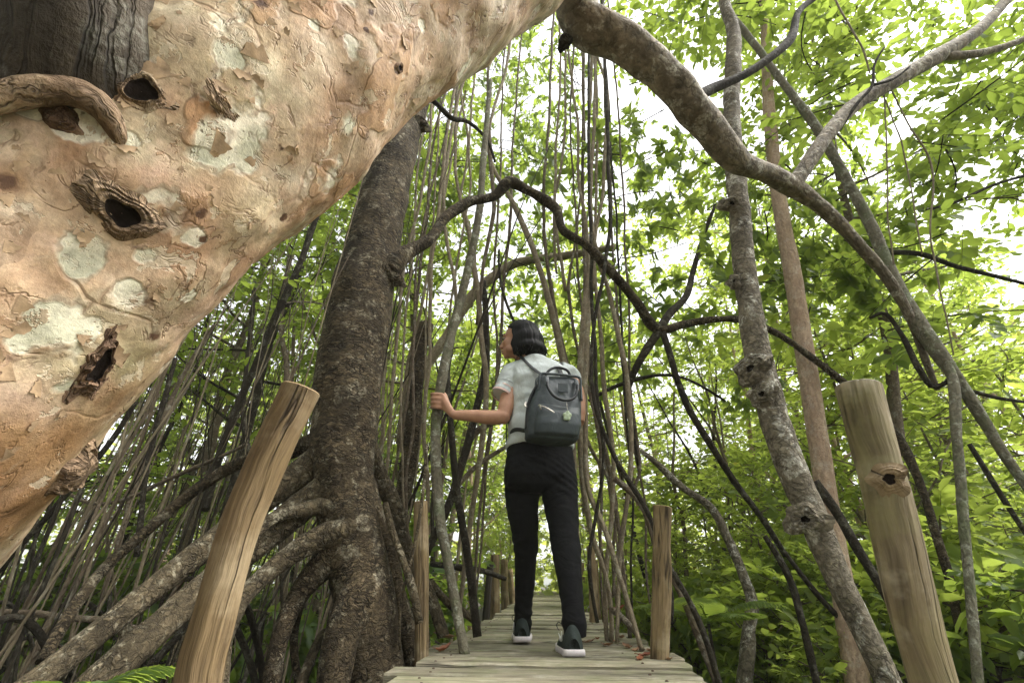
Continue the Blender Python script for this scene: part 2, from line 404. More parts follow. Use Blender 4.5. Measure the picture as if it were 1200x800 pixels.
def m_ground():
    t = NT('dark_mud'); ob = t.obj()
    n = t.noise(ob, 1.6, 6, .65); n2 = t.noise(ob, 22.0, 5, .7)
    c = t.ramp(n, [(.3, (.010, .007, .005)), (.55, (.028, .020, .012)), (.75, (.03, .036, .014))])
    v = t.n('TexVoronoi', None, Vector=ob, Scale=26.0)
    lf = t.math('MULTIPLY', t.ramp(v.outputs[0], [(.25, 1.0), (.4, 0.0)]), t.ramp(v.outputs[1], [(.55, 0.0), (.6, 1.0)]))
    c = t.mix(t.math('MULTIPLY', lf, .7), c, t.mix(t.noise(ob, 5.0), (.16, .09, .035), (.06, .04, .02)))
    return t.out(t.pbr(c, .7, t.bump(t.math('ADD', n2, lf), .8, .03), .3))
MT = {}
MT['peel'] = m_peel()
MT['flake'] = m_plain('curled_bark_flake', (.37, .255, .155), .75, .2, 45, .5, .5, .003)
MT['nail'] = m_plain('rusty_nail', (.07, .04, .025), .7, .4, 200, .4, .3, .001)
MT['dark_bark'] = m_bark('dark_cracked_bark', (.036, .026, .014), (.165, .124, .073), (.40, .36, .26), 40, 95, .55, .85, None, .9, .9, .9)
MT['root_bark'] = m_bark('root_bark', (.055, .042, .024), (.17, .133, .08), (.38, .345, .25), 42, 36, .6, .7, None, .9, .6, .7)
MT['grey_bark'] = m_bark('grey_lichen_bark', (.15, .125, .09), (.31, .27, .20), (.58, .56, .48), 44, 36, .9, .7, None, .9, .6, .5)
MT['limb_bark'] = m_bark('pale_limb_bark', (.155, .125, .09), (.40, .335, .245), (.62, .58, .48), 30, 20, .85, .6, None, .8, .9, .25)
MT['red_bark'] = m_bark('reddish_bark', (.36, .24, .16), (.60, .45, .32), (.62, .55, .44), 70, 9, .4, .3, None, .8, .4)
MT['stem_bark'] = m_bark('stem_bark', (.12, .09, .06), (.23, .18, .125), (.38, .36, .29), 70, 30, .6, .5, None, .9, .5)
MT['stem_dark'] = m_bark('dark_stem_bark', (.022, .018, .012), (.060, .048, .033), (.24, .23, .18), 70, 35, .4, .5, None, .9, .5)
MT['mossy'] = m_bark('mossy_stem_bark', (.145, .128, .088), (.27, .25, .18), (.46, .47, .38), 60, 30, .8, .4, (.14, .16, .085), .9, .5)
MT['vine'] = m_bark('vine_bark', (.21, .165, .105), (.37, .305, .21), (.46, .44, .33), 80, 20, .6, .3, None, .9, .5)
MT['collar'] = m_bark('rolled_bark', (.20, .125, .075), (.46, .33, .21), (.52, .44, .30), 90, 14, .4, .7, None, .85, .6)
MT['stub'] = m_bark('grey_smooth_stub', (.040, .031, .022), (.115, .092, .068), (.20, .19, .155), 36, 4, .6, .6, None, .9, .8)
MT['burl'] = m_bark('rough_burl', (.12, .07, .045), (.30, .19, .12), (.42, .31, .20), 45, 90, .4, .7, None, .9, .6)
MT['hollow'] = m_plain('dark_hollow', (.012, .008, .006), .9, .1, 40, .6, .6, .01)
MT['post_tan'] = m_wood('tan_post_wood', (.17, .11, .055), (.33, .23, .125), (.24, .165, .08), (.045, .025, .013), 40, 2.4, .95, None, .8, (.40, .31, .19))
MT['post_grey'] = m_wood('greyish_post_wood', (.21, .155, .088), (.45, .365, .24), (.33, .26, .145), (.045, .03, .016), 42, 2.4, .95, (.27, .245, .11), .7, (.60, .52, .38))
MT['post_small'] = m_wood('small_post_wood', (.24, .165, .085), (.44, .325, .18), (.32, .23, .11), (.06, .038, .02), 55, 3.2, .9, None, .7, (.48, .39, .25))
MT['post_dark'] = m_wood('dark_post_wood', (.05, .04, .03), (.09, .075, .055), (.06, .05, .035), (.02, .015, .01), 70, 4.0, .5)
MT['plank'] = m_wood('weathered_plank', (.22, .19, .13), (.44, .395, .29), (.33, .295, .205), (.055, .046, .03), 50, 1.6, .8, (.20, .205, .11), .9, (.44, .41, .32))
MT['leaf'] = m_leaf('green_leaf', (.026, .058, .012), (.068, .120, .020), (.145, .185, .034), (.44, .56, .08), .60, (.30, .13, .03))
MT['leaf_y'] = m_leaf('yellow_green_leaf', (.068, .128, .018), (.132, .188, .028), (.22, .26, .045), (.57, .68, .11), .62, (.36, .18, .03))
MT['leaf_low'] = m_leaf('low_plant_leaf', (.035, .075, .016), (.080, .135, .026), (.15, .20, .04), (.46, .58, .09), .6)
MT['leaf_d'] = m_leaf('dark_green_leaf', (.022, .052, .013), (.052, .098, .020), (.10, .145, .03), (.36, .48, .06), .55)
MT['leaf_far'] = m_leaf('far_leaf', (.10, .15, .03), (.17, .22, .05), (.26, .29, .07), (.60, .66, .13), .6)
MT['ground'] = m_ground()
# ------------------------------------------------------------------ ground
rs0 = np.random.RandomState(4)
def axis_grid():
    a = np.concatenate([np.linspace(0, 14, 57), np.geomspace(14.6, 220, 24)])
    return np.concatenate([-a[:0:-1], a])
gx = axis_grid(); gy = axis_grid()
XX, YY = np.meshgrid(gx, gy)
GP = np.column_stack([XX.ravel(), YY.ravel(), np.zeros(XX.size)])
def ground_z(x, y):
    x = np.atleast_1d(np.asarray(x, float)); y = np.atleast_1d(np.asarray(y, float))
    q = np.column_stack([x, y, np.zeros_like(x)])
    z = -.58+.10*snoise(q, .8, 3, 3)
    z += np.clip((x-.9)/2.5, 0, 1)*.22
    z += np.clip((np.hypot(x, y)-9)/25, 0, 1)*.35
    return z
GP[:, 2] = ground_z(GP[:, 0], GP[:, 1])
nx = len(gx); i = np.arange(len(gy)-1)[:, None]*nx+np.arange(nx-1)[None]
mb = MB(); mb.add(GP, [np.stack([i, i+1, i+nx+1, i+nx], -1).reshape(-1, 4)])
tag(mb.build('ground', MT['ground']), 'dark wet mud with fallen leaves under the trees', 'ground', kind='structure')
def gz(x, y): return float(ground_z(x, y)[0])

# ------------------------------------------------------------------ boardwalk
def add_bar(mb, p0, p1, w, h, up=(0, 0, 1), sec=7, ch=.006, wob=.003, seed=0, rn=0.0, mat=0):
    """a sawn timber: rounded-rectangle section swept p0 -> p1 with slightly uneven edges"""
    p0 = np.asarray(p0, float); p1 = np.asarray(p1, float); T = p1-p0; L = np.linalg.norm(T); T = T/L
    B = np.cross(T, np.asarray(up, float)); B /= np.linalg.norm(B); U = np.cross(B, T)
    a, b = w/2, h/2
    pr = np.array([(-a+ch, -b), (a-ch, -b), (a, -b+ch), (a, b-ch), (a-ch, b), (-a+ch, b), (-a, b-ch), (-a, -b+ch)])
    per = np.array([0, w, w+ch, w+h, w+h+ch, 2*w+h, 2*w+h+ch, 2*w+2*h])
    t = np.linspace(0, 1, sec); V = []; UVs = []
    for k, tt in enumerate(t):
        c = p0+T*L*tt
        n = wob*snoise(np.column_stack([np.full(8, tt*L*4), pr[:, 0]*8+seed*1.7, pr[:, 1]*8]), 1.5, seed % 97)
        V.append(c+np.outer(pr[:, 0]+n, B)+np.outer(pr[:, 1]+n*.6, U)); UVs.append(np.column_stack([per, np.full(8, tt*L)]))
    V = np.concatenate(V); UVs = np.concatenate(UVs)
    fs = []
    for k in range(sec-1):
        j = np.arange(8); fs.append(np.stack([k*8+j, k*8+(j+1) % 8, (k+1)*8+(j+1) % 8, (k+1)*8+j], -1))
    fs = [np.concatenate(fs), np.array([[7, 6, 5, 4, 3, 2, 1, 0]]), (sec-1)*8+np.arange(8)[None]]
    mb.add(V, fs, mat, UVs, rn, smooth=False)
walk = thing('boardwalk', 'weathered plank boardwalk running away under the trees', 'boardwalk', (0, 0, 0))
mb = MB(); y = -1.6; k = 0; NAILS = []
while y < 26:
    w = rs0.uniform(.13, .205)
    hw = .455 if y < 2.6 else (.43 if y < 3.2 else .41)
    xl = -hw-rs0.uniform(-.02, .05); xr = hw+rs0.uniform(-.02, .05)
    dz = rs0.normal()*.006
    yy = y+w/2; tl = rs0.normal()*.006
    add_bar(mb, (xl, yy-tl, -.02+dz), (xr, yy+tl, -.02+dz+rs0.normal()*.003), w, .04, seed=k, rn=rs0.rand(), sec=9 if y < 6 else 4)
    if y < 4.5:
        for sx in (-.36, .33):
            for u_ in (-.28, .25):
                NAILS.append((sx+rs0.normal()*.012, yy+u_*w, dz+.0005))
    y += w+rs0.uniform(.016, .034); k += 1
mb.build('deck_planks', MT['plank'], walk)
mb = MB()
for (a_, b_, c_) in NAILS: add_tube(mb, [(a_, b_, c_-.004), (a_, b_, c_+.001), (a_, b_, c_+.0025)], [.0042, .0045, .003], 8, rings=4)
mb.build('nail_heads', MT['nail'], walk)
for sx in (-.36, .33):
    mb = MB(); add_bar(mb, (sx, -1.6, -.105), (sx, 26, -.105), .09, .12, sec=40, seed=3, wob=.006); mb.build('joist', MT['post_dark'], walk)
for yv in (-1.2, 1.0, 2.9, 5.0, 8.0, 11.5):
    for sx in (-.36, .33):
        mb = MB(); add_tube(mb, [(sx, yv, -.165), (sx+.01, yv, gz(sx, yv)-.25)], [.05, .055], 10, wob=.06, seed=int(yv*3)); mb.build('pile', MT['post_dark'], walk)

# ------------------------------------------------------------------ posts
def post(label, pl, mat, group, seed, taper_top=True, knots=()):
    pts, rad = from_px(pl)
    b = pts[-1]; d = pts[-1]-pts[-2]; d = d/np.linalg.norm(d)
    if b[2] > gz(b[0], b[1])-.15:
        ext = b+d*((b[2]-gz(b[0], b[1])+.2)/max(.3, -d[2])); pts = np.vstack([pts, ext]); rad = np.append(rad, rad[-1]*1.04)
    pts = pts[::-1]; rad = rad[::-1]
    T = pts[-1]-pts[-2]; T /= np.linalg.norm(T)
    t = thing('wooden_post', label, 'post', pts[0], group)
    mb = MB()
    V, q, uv, C, R, m = tube_arrays(pts, rad, 96, rings=90, wob=.085, wscale=7, seed=seed, up=(0, 1, 0))
    sg = 97
    Vv = V.reshape(m, sg, 3)
    # long shallow checks and flats down the shaft
    a = np.linspace(0, 2*PI, sg)
    prof = .035*np.cos(2*a+seed)+.025*np.cos(5*a+seed*2)+.012*np.cos(11*a+seed)
    gr = np.zeros((m, sg)); rz = np.linspace(0, 1, m)
    rg = np.random.RandomState(seed+50)
    for q_ in range(9):
        a0 = rg.uniform(0, 2*PI); z0 = rg.uniform(.1, 1.0); ln_ = rg.uniform(.10, .35); wd = rg.uniform(.035, .06)
        aa = (a[None, :]-a0-.25*(rz[:, None]-z0)+PI) % (2*PI)-PI
        gr -= rg.uniform(.05, .12)*np.exp(-(aa/wd)**2)*np.clip(1-np.abs((rz[:, None]-z0)/ln_), 0, 1)**.6
    Vv = C[:, None]+(Vv-C[:, None])*(1+prof[None, :, None]*np.linspace(.6, 1, m)[::-1][:, None, None]+gr[..., None])
    Vv[:, -1] = Vv[:, 0]
    mb.add(Vv.reshape(-1, 3), [q], 0, uv)
    mb.build('shaft', mat, t)
    # sawn top: chamfer ring, end grain disc
    rim = Vv[-1, :-1]; c = C[-1]; n = len(rim); mb = MB()
    rr = [rim, c+(rim-c)*.95+T*rad[-1]*.07, c+(rim-c)*.55+T*rad[-1]*.10, c+(rim-c)*.02+T*rad[-1]*.09]
    V = np.concatenate(rr); j = np.arange(n)
    fs = [np.stack([k*n+j, k*n+(j+1) % n, (k+1)*n+(j+1) % n, (k+1)*n+j], -1) for k in range(3)]
    uvv = np.concatenate([np.column_stack([np.full(n, s*rad[-1]*1.5), j/n*.02]) for s in (1, .95, .55, .02)])
    mb.add(V, fs, 0, uvv); mb.build('sawn_top', mat, t)
    return t, Vv, C, R
postL, _, LC, LR = post('thick tan peeled post leaning in front of the dark tree roots', [(354, 457, 49, .70), (319, 530, 52, .70), (286, 607, 55, .70), (258, 700, 61, .70), (235, 790, 70, .70), (226, 850, 74, .70)], MT['post_tan'], None, 1)
kL = 52; nL = CO-LC[kL]; nL[2] = 0; nL = nL/np.linalg.norm(nL)+np.array([-.5, .1, 0]); nL /= np.linalg.norm(nL)
PLK = (LC[kL]+nL*LR[kL]*.96, nL)
postR, RV, RC, RR = post('thick pale grey post with a carved knot near its top, right of the leaning trunk', [(1005, 454, 57, .72), (1020, 510, 60, .72), (1036, 569, 63, .72), (1064, 690, 70, .72), (1092, 796, 77, .72), (1108, 860, 80, .72)], MT['post_grey'], None, 2)
post('short tan post at the left deck edge, beside the vine she holds', [(493, 588, 17, 2.02), (494, 680, 18, 2.02), (494, 764, 19, 2.02)], MT['post_small'], None, 3)
post('short tan post at the right deck edge, with fallen leaves at its foot', [(776, 594, 23, 2.0), (775, 680, 25, 2.0), (773, 767, 26, 2.0)], MT['post_small'], None, 4)
post('slim tan post just right of her trouser leg, farther up the walk', [(692, 640, 11, 3.7), (695, 690, 12, 3.7), (696, 738, 12, 3.7)], MT['post_small'], None, 5)
post('thin blackened post at the left deck edge, leaning slightly right', [(575, 661, 9, 4.4), (572, 690, 9, 4.4), (570, 718, 10, 4.4)], MT['post_dark'], None, 6)
gfar = 'small posts far along the boardwalk'
for k, yv in enumerate((5.4, 6.8, 8.4, 10.2, 12.4, 15)):
    for s in (-1, 1):
        x = s*(.48+.03*rs0.rand()); h = rs0.uniform(.46, .60)
        b = np.array([x, yv+rs0.uniform(-.15, .15), -.25]); tp = b+np.array([rs0.normal()*.03, 0, h+.25])
        t = thing('wooden_post', 'small tan post lining the left edge of the boardwalk in the distance' if s < 0 else 'small tan post lining the right edge of the boardwalk in the distance', 'post', b, gfar+(' on the left' if s < 0 else ' on the right'))
        mb = MB(); add_tube(mb, [b, (b+tp)/2, tp], [.055, .05, .048], 12, wob=.05, seed=k); mb.build('shaft', MT['post_small'], t)

# ------------------------------------------------------------------ knots and burls
def frame_from(n):
    n = n/np.linalg.norm(n); a = np.array([0, 0, 1.0]) if abs(n[2]) < .9 else np.array([1.0, 0, 0])
    u = np.cross(a, n); u /= np.linalg.norm(u); return u, np.cross(n, u), n
def burl(parent, name, c, n, r, mats, hole=.36, high=.5, elong=1.0, adir=None, seed=0, rough=.22, lean=None, hoff=None):
    """a swollen knot; with hole > 0 it has a torn mouth and a dark hollow (material 1) whose floor stays above the trunk's skin"""
    u, v, n = frame_from(np.asarray(n, float))
    if adir is not None:
        u = adir-(adir@n)*n; u /= np.linalg.norm(u); v = np.cross(n, u)
    K = 34; s = np.linspace(0, 1, K)
    if hole:
        pr = np.interp(s, [0, .15, .35, .55, .66, .72, .82, 1], [1.45, 1.15, .92, .70*(.5+hole), 1.12*hole, hole, .8*hole, .01])
        ph = np.interp(s, [0, .15, .35, .55, .66, .72, .82, 1], [-.30, .02, .36, .52, .50, .36, .10, .07])
    else:
        pr = np.interp(s, [0, .15, .35, .6, .8, 1], [1.45, 1.15, .92, .66, .36, .01]); ph = np.interp(s, [0, .15, .35, .6, .8, 1], [-.30, .02, .32, .54, .63, .65])
    seg = 64; a = np.linspace(0, 2*PI, seg, endpoint=False); V = []
    wav = 1+.16*np.sin(2*a+seed)+.10*np.sin(3*a+seed*2.3)+.07*np.sin(5*a+seed)
    for q, (p_, h_) in enumerate(zip(pr, ph)):
        sh = np.zeros(3) if hoff is None else np.asarray(hoff)*np.clip((s[q]-.1)/.5, 0, 1)
        V.append(c+sh+r*((p_*wav*elong*np.cos(a))[:, None]*u+(p_*wav*np.sin(a))[:, None]*v+h_*high*2*n))
    V = np.concatenate(V); sr = np.repeat(s, seg)
    dd = V-c-n*((V-c)@n)[:, None]
    env = np.exp(-((sr-.45)/.28)**2)
    V = V+n*(rough*r*env*(snoise(V, 1.2/r, seed, 3)+.35*np.sin(sr*34+3*snoise(V, .9/r, seed+5, 2))))[:, None]+dd*(rough*.6*snoise(V, 1.6/r, seed+3, 3)*np.clip(1.1-sr*.5, 0, 1))[:, None]
    j = np.arange(seg); fs = []; hf = []
    for k in range(K-1):
        f = np.stack([k*seg+j, k*seg+(j+1) % seg, (k+1)*seg+(j+1) % seg, (k+1)*seg+j], -1)
        (hf if (hole and s[k] > .67) else fs).append(f)
    uvv = np.column_stack([np.tile(a*r, K), sr*r*1.6])
    mb = MB(); mb.add(V, [np.concatenate(fs)], 0, uvv)
    if hf:
        f = np.concatenate(hf); mb.L.append(f.ravel()); mb.S.append(np.full(len(f), 4)); mb.M.append(np.full(len(f), 1)); mb.SM.append(np.full(len(f), True))
    return mb.build(name, mats, parent)
burl(postL, 'knot', PLK[0], -PLK[1]*-1, .012, [MT['post_tan'], MT['hollow']], 0, .22, 1.0, None, 15, .15)
# the carved knot on the right-hand big post
k = 79
cc = RC[k]; nn = (CO-cc); nn[2] = 0; nn /= np.linalg.norm(nn)
nn = nn+np.array([.25, 0, 0]); nn /= np.linalg.norm(nn)
burl(postR, 'knot', cc+nn*RR[k]*1.06, nn, .0150, [MT['post_tan'], MT['hollow']], .42, .26, 1.25, None, 5, .10)
cc = RC[k]

# ------------------------------------------------------------------ the pale tree that arches over the walk
peel_root = G(-250, 1000, -.5)
palm = thing('arching_tree', 'huge pale peeling trunk that arches over the walk from the left', 'tree', (-.75, .15, -.5))
ax = [(-525, 1000, .62, 540), (-292, 628, .60, 450), (-128, 452, .62, 410), (50, 291, .70, 334), (258, 128, .85, 289), (382, 30, 1.0, 258), (486, -22, 1.16, 225), (590, -75, 1.38, 185), (700, -150, 1.7, 150), (800, -260, 2.3, 110)]
pts = np.array([PD(a, b, d) for a, b, d, w in ax]); rad = np.array([w*.5/F*d for a, b, d, w in ax])
V, q, uv, C, R, m = tube_arrays(pts, rad, 220, rings=420, wob=.045, wscale=5, seed=11, up=(0, -1, .2))
cen = np.repeat(C, 221, axis=0); out = (V-cen)/np.linalg.norm(V-cen, axis=1)[:, None]
disp = .010*snoise(V, 5, 31, 3)+.0045*snoise(V, 16, 32, 3)
pl_ = snoise(V, 7, 33, 3); disp += .004*np.clip((pl_-.15)*12, 0, 1)
Vd = (V+out*disp[:, None]).reshape(m, 221, 3); Vd[:, -1] = Vd[:, 0]; V = Vd.reshape(-1, 3)
bvh = BVHTree.FromPolygons([Vector(v) for v in V], [tuple(f) for f in q])
def hit(px, py):
    d = ray(px, py); h = bvh.ray_cast(Vector(CO), Vector(d))
    if h[0] is None: return None, None
    n = np.array(h[1]); n = n if n@d < 0 else -n
    return np.array(h[0]), n
pale = np.zeros(len(V)); dark = np.zeros(len(V))
for px, py, rp, s in [(262, 178, 34, 1), (285, 195, 22, 1), (100, 295, 26, .9), (108, 150, 26, 1), (85, 150, 18, 1), (60, 380, 30, .95), (105, 385, 14, 1), (150, 340, 22, .9), (410, 55, 20, .9), (268, 65, 14, .9), (30, 120, 25, .9), (148, 165, 18, 1), (222, 345, 12, .9), (495, 30, 14, .8), (370, 30, 14, .9), (20, 400, 24, .8), (195, 430, 14, .9), (80, 455, 20, .7), (170, 300, 14, .9), (230, 280, 12, .9)]:
    h, n = hit(px, py)
    if h is not None:
        r = rp/F*depth_of(h)*.9; pale = np.maximum(pale, s*np.exp(-((V-h)**2).sum(1)/(r*r)))
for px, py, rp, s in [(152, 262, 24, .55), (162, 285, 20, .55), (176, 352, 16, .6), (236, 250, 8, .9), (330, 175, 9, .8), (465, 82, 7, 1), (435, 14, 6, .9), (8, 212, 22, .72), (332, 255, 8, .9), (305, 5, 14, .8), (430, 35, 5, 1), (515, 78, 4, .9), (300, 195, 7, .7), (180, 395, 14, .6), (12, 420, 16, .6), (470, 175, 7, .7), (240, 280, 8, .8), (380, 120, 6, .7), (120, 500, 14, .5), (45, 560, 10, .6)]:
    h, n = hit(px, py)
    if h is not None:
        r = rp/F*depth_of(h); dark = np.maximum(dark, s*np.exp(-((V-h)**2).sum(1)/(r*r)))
mb = MB(); mb.add(V, [q], 0, uv); TRK = mb
NV = len(V)
def knot(px, py, rp, name='knot', hole=.36, high=.5, elong=1.0, ad=None, seed=0, rough=.22, hoff=None, sink=0.0, mats=None):
    h, n = hit(px, py)
    if h is None: return
    dp = depth_of(h); r = rp/F*dp
    adv = None if ad is None else PD(px+ad[0], py+ad[1], dp)-h
    ho = None if hoff is None else PD(px+hoff[0], py+hoff[1], dp)-h
    if ho is not None: ho = ho-(ho@n)*n
    return burl(palm, name, h-n*r*sink, n, r, mats or [MT['burl'], MT['hollow']], hole, high, elong, adv, seed, rough, ho)
CB = [MT['collar'], MT['hollow']]
knot(143, 250, 27, 'knot_hole', .50, .28, 1.15, (30, 10), 3, .20, (20, -10), mats=CB)
knot(72, 138, 14, 'knot', 0, .45, 1.3, (40, 12), 4, .25)
knot(166, 108, 17, 'torn_hollow', .72, .24, 1.15, (40, 12), 6, .30, mats=CB)
knot(268, 134, 10, 'bark_flake', 0, .14, 2.2, (40, 22), 8, .3, mats=CB)
knot(114, 430, 15, 'branch_scar', .62, .26, 1.9, (22, -36), 9, .5)
knot(86, 550, 24, 'knot', 0, .60, 1.3, (40, -10), 10, .25, None, .15, mats=CB)
knot(468, 80, 6, 'knot', .5, .3, 1.0, None, 12, .2)
# curled bark flakes lifting off the trunk (part of the trunk's own skin)
rf = np.random.RandomState(8)
for k in range(170):
    h, n = hit(rf.uniform(-10, 600), rf.uniform(-5, 640))
    if h is None: continue
    u, v, n = frame_from(n); a0 = rf.uniform(0, 2*PI); u, v = u*math.cos(a0)+v*math.sin(a0), v*math.cos(a0)-u*math.sin(a0)
    sz = rf.uniform(.003, .0085)*(1+.8*(rf.rand() < .10)); asp = rf.uniform(1.0, 2.6); lf = rf.uniform(.05, .35)
    gu = np.linspace(-1, 1, 15); gv = np.linspace(0, 1, 6); A, B = np.meshgrid(gu, gv)
    edge = np.sqrt(np.clip(1-A**2, 0, 1))*(1+.18*np.sin(A*6+k)+.12*np.sin(A*11+2*k))
    Bv = B*edge
    pos = h+np.outer((A*asp*sz*(1-.15*B)).ravel(), u)+np.outer((Bv*sz*1.6-.4*sz).ravel(), v)+np.outer((lf*sz*Bv**2*1.6+.0004-.003*A**2*sz*20).ravel(), n)
    i_ = np.arange(5)[:, None]*15+np.arange(14)[None]; q_ = np.stack([i_, i_+1, i_+16, i_+15], -1).reshape(-1, 4)
    TRK.add(pos, [q_], 1)
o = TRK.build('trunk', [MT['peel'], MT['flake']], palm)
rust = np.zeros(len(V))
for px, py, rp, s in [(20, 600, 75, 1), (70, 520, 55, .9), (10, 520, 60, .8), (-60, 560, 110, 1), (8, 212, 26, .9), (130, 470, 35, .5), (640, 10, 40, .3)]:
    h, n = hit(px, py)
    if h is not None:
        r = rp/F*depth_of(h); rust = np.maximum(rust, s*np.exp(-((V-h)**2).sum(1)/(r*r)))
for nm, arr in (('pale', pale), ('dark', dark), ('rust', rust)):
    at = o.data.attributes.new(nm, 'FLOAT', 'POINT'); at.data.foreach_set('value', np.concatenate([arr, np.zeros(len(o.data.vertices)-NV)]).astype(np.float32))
# broken grey limb and the rolled bark collar round its foot
def hd(px, py):
    h, n = hit(px, py); return None if h is None else depth_of(h)
d0 = hd(80, 150)
print('collar depth', d0, hd(80, 110), hd(150, 150), hd(10, 150))
dd_ = np.array([d0+.16, d0+.06, d0+.045, d0+.06, d0+.10, d0+.16])
pts = np.array([PD(a_, b_, c_) for (a_, b_), c_ in zip([(95, 200), (88, 120), (94, 80), (104, 10), (112, -60), (118, -160)], dd_)])
rad = np.array([130, 140, 140, 150, 156, 140])*.5/F*dd_
mb = MB(); add_tube(mb, pts, rad, 48, rings=60, wob=.06, wscale=9, seed=21); mb.build('limb', MT['stub'], palm)
cpts = []
for px, py in [(-40, 128), (-10, 116), (25, 108), (60, 106), (95, 113), (122, 130), (136, 152), (142, 178)]:
    cpts.append(PD(px, py, d0-.007+(px-80)*.00035+max(0, py-120)*.0004))
mb = MB(); add_tube(mb, cpts, np.array([.013, .016, .018, .018, .017, .015, .012, .006]), 24, rings=120, wob=.16, wscale=30, seed=22); mb.build('bark_collar', MT['collar'], palm)
# the arching limb to the right and its forks
def limb(parent, name, pl, mat, seg=20, wob=.07, seed=0, **k):
    pts, rad = from_px(pl); mb = MB(); add_tube(mb, pts, rad, seg, wob=wob, seed=seed, **k); return mb.build(name, mat, parent)
LIMB = [(628, -118, 74, 1.02), (664, -62, 70, 1.0), (672, -5, 65, 1.0), (690, 30, 62, 1.02), (722, 46, 58, 1.05), (762, 74, 54, 1.1), (800, 112, 50, 1.18), (828, 148, 46, 1.27), (860, 186, 36, 1.38), (898, 208, 32, 1.5), (932, 222, 32, 1.6), (968, 246, 25, 1.7), (1008, 288, 22, 1.8), (1042, 333, 19, 1.9), (1066, 378, 16, 2.0), (1084, 424, 13, 2.1), (1098, 452, 9, 2.15)]
LIMB = [(a_+(3*math.sin(a_*.06) if a_ > 880 else 0), b_+(5*math.sin(a_*.047) if a_ > 880 else 0), w_*(.8 if a_ > 890 else .94), Y_) for a_, b_, w_, Y_ in LIMB]
limb(palm, 'limb', LIMB, MT['limb_bark'], 32, .13, 41, step=.025)
limb(palm, 'branch', [(925, 224, 20, 1.58), (944, 196, 22, 1.58), (968, 160, 21, 1.6), (1000, 124, 22, 1.65), (1050, 94, 23, 1.7), (1104, 63, 25, 1.75), (1140, 40, 21, 1.8), (1178, 2, 18, 1.9), (1210, -40, 15, 2.0)], MT['limb_bark'], 20, .08, 42, step=.035)
limb(palm, 'branch', [(1106, 66, 15, 1.75), (1140, 64, 14, 1.78), (1170, 57, 12, 1.8), (1215, 38, 10, 1.85)], MT['limb_bark'], 16, .08, 43)
limb(palm, 'branch', [(806, 120, 15, 1.19), (835, 104, 14, 1.24), (868, 90, 12, 1.27), (905, 66, 13, 1.3), (926, 46, 14, 1.33), (936, 14, 10, 1.36), (962, -8, 9, 1.4), (1000, -50, 7, 1.45)], MT['stem_dark'], 14, .1, 44)
limb(palm, 'twig', [(984, 152, 5, 1.62), (1004, 122, 5, 1.6), (1022, 100, 5, 1.6), (1024, 78, 4, 1.6), (1036, 56, 3, 1.6)], MT['stem_dark'], 8, .1, 45)
limb(palm, 'twig', [(1022, 100, 5, 1.6), (1048, 92, 4, 1.62), (1066, 78, 3, 1.62)], MT['stem_dark'], 8, .1, 46)
h, n = PD(660, 56, 1.62), None
pp, rr_ = from_px([(662, 50, 20, 1.02)]); burl(palm, 'knot', pp[0], np.array([0, -.6, -.8]), .02, [MT['stem_dark'], MT['hollow']], 0, .6, 1, None, 50)

# ------------------------------------------------------------------ the dark cracked tree on prop roots, left of the walk
dark_tree = thing('prop_root_tree', 'dark cracked trunk standing on arched roots left of the walk', 'tree', P(425, 800, 1.95)*np.array([1, 1, 0])+np.array([0, 0, -.55]))
tr = [(520, 0, 40, 2.15), (499, 70, 42, 2.1), (477, 135, 46, 2.05), (458, 200, 56, 2.0), (440, 275, 64, 2.0), (424, 350, 73, 2.0), (411, 430, 79, 2.0), (404, 510, 79, 2.0), (406, 590, 74, 2.0), (420, 660, 76, 2.0), (432, 735, 86, 2.0), (436, 810, 96, 2.0), (440, 900, 104, 2.0)]
pts, rad = from_px(tr)
mb = MB(); add_tube(mb, pts, rad, 56, rings=190, wob=.07, wscale=7, seed=51, up=(0, 1, 0)); mb.build('trunk', MT['dark_bark'], dark_tree)
h = P(487, 142, 2.0); burl(dark_tree, 'knot', h, np.array([.5, -.7, -.3]), .055, [MT['dark_bark'], MT['hollow']], 0, .5, 1.2, None, 52)
h = P(455, 316, 1.95); burl(dark_tree, 'knot', h, np.array([.8, -.6, 0]), .06, [MT['dark_bark'], MT['hollow']], 0, .35, 1.2, None, 53)
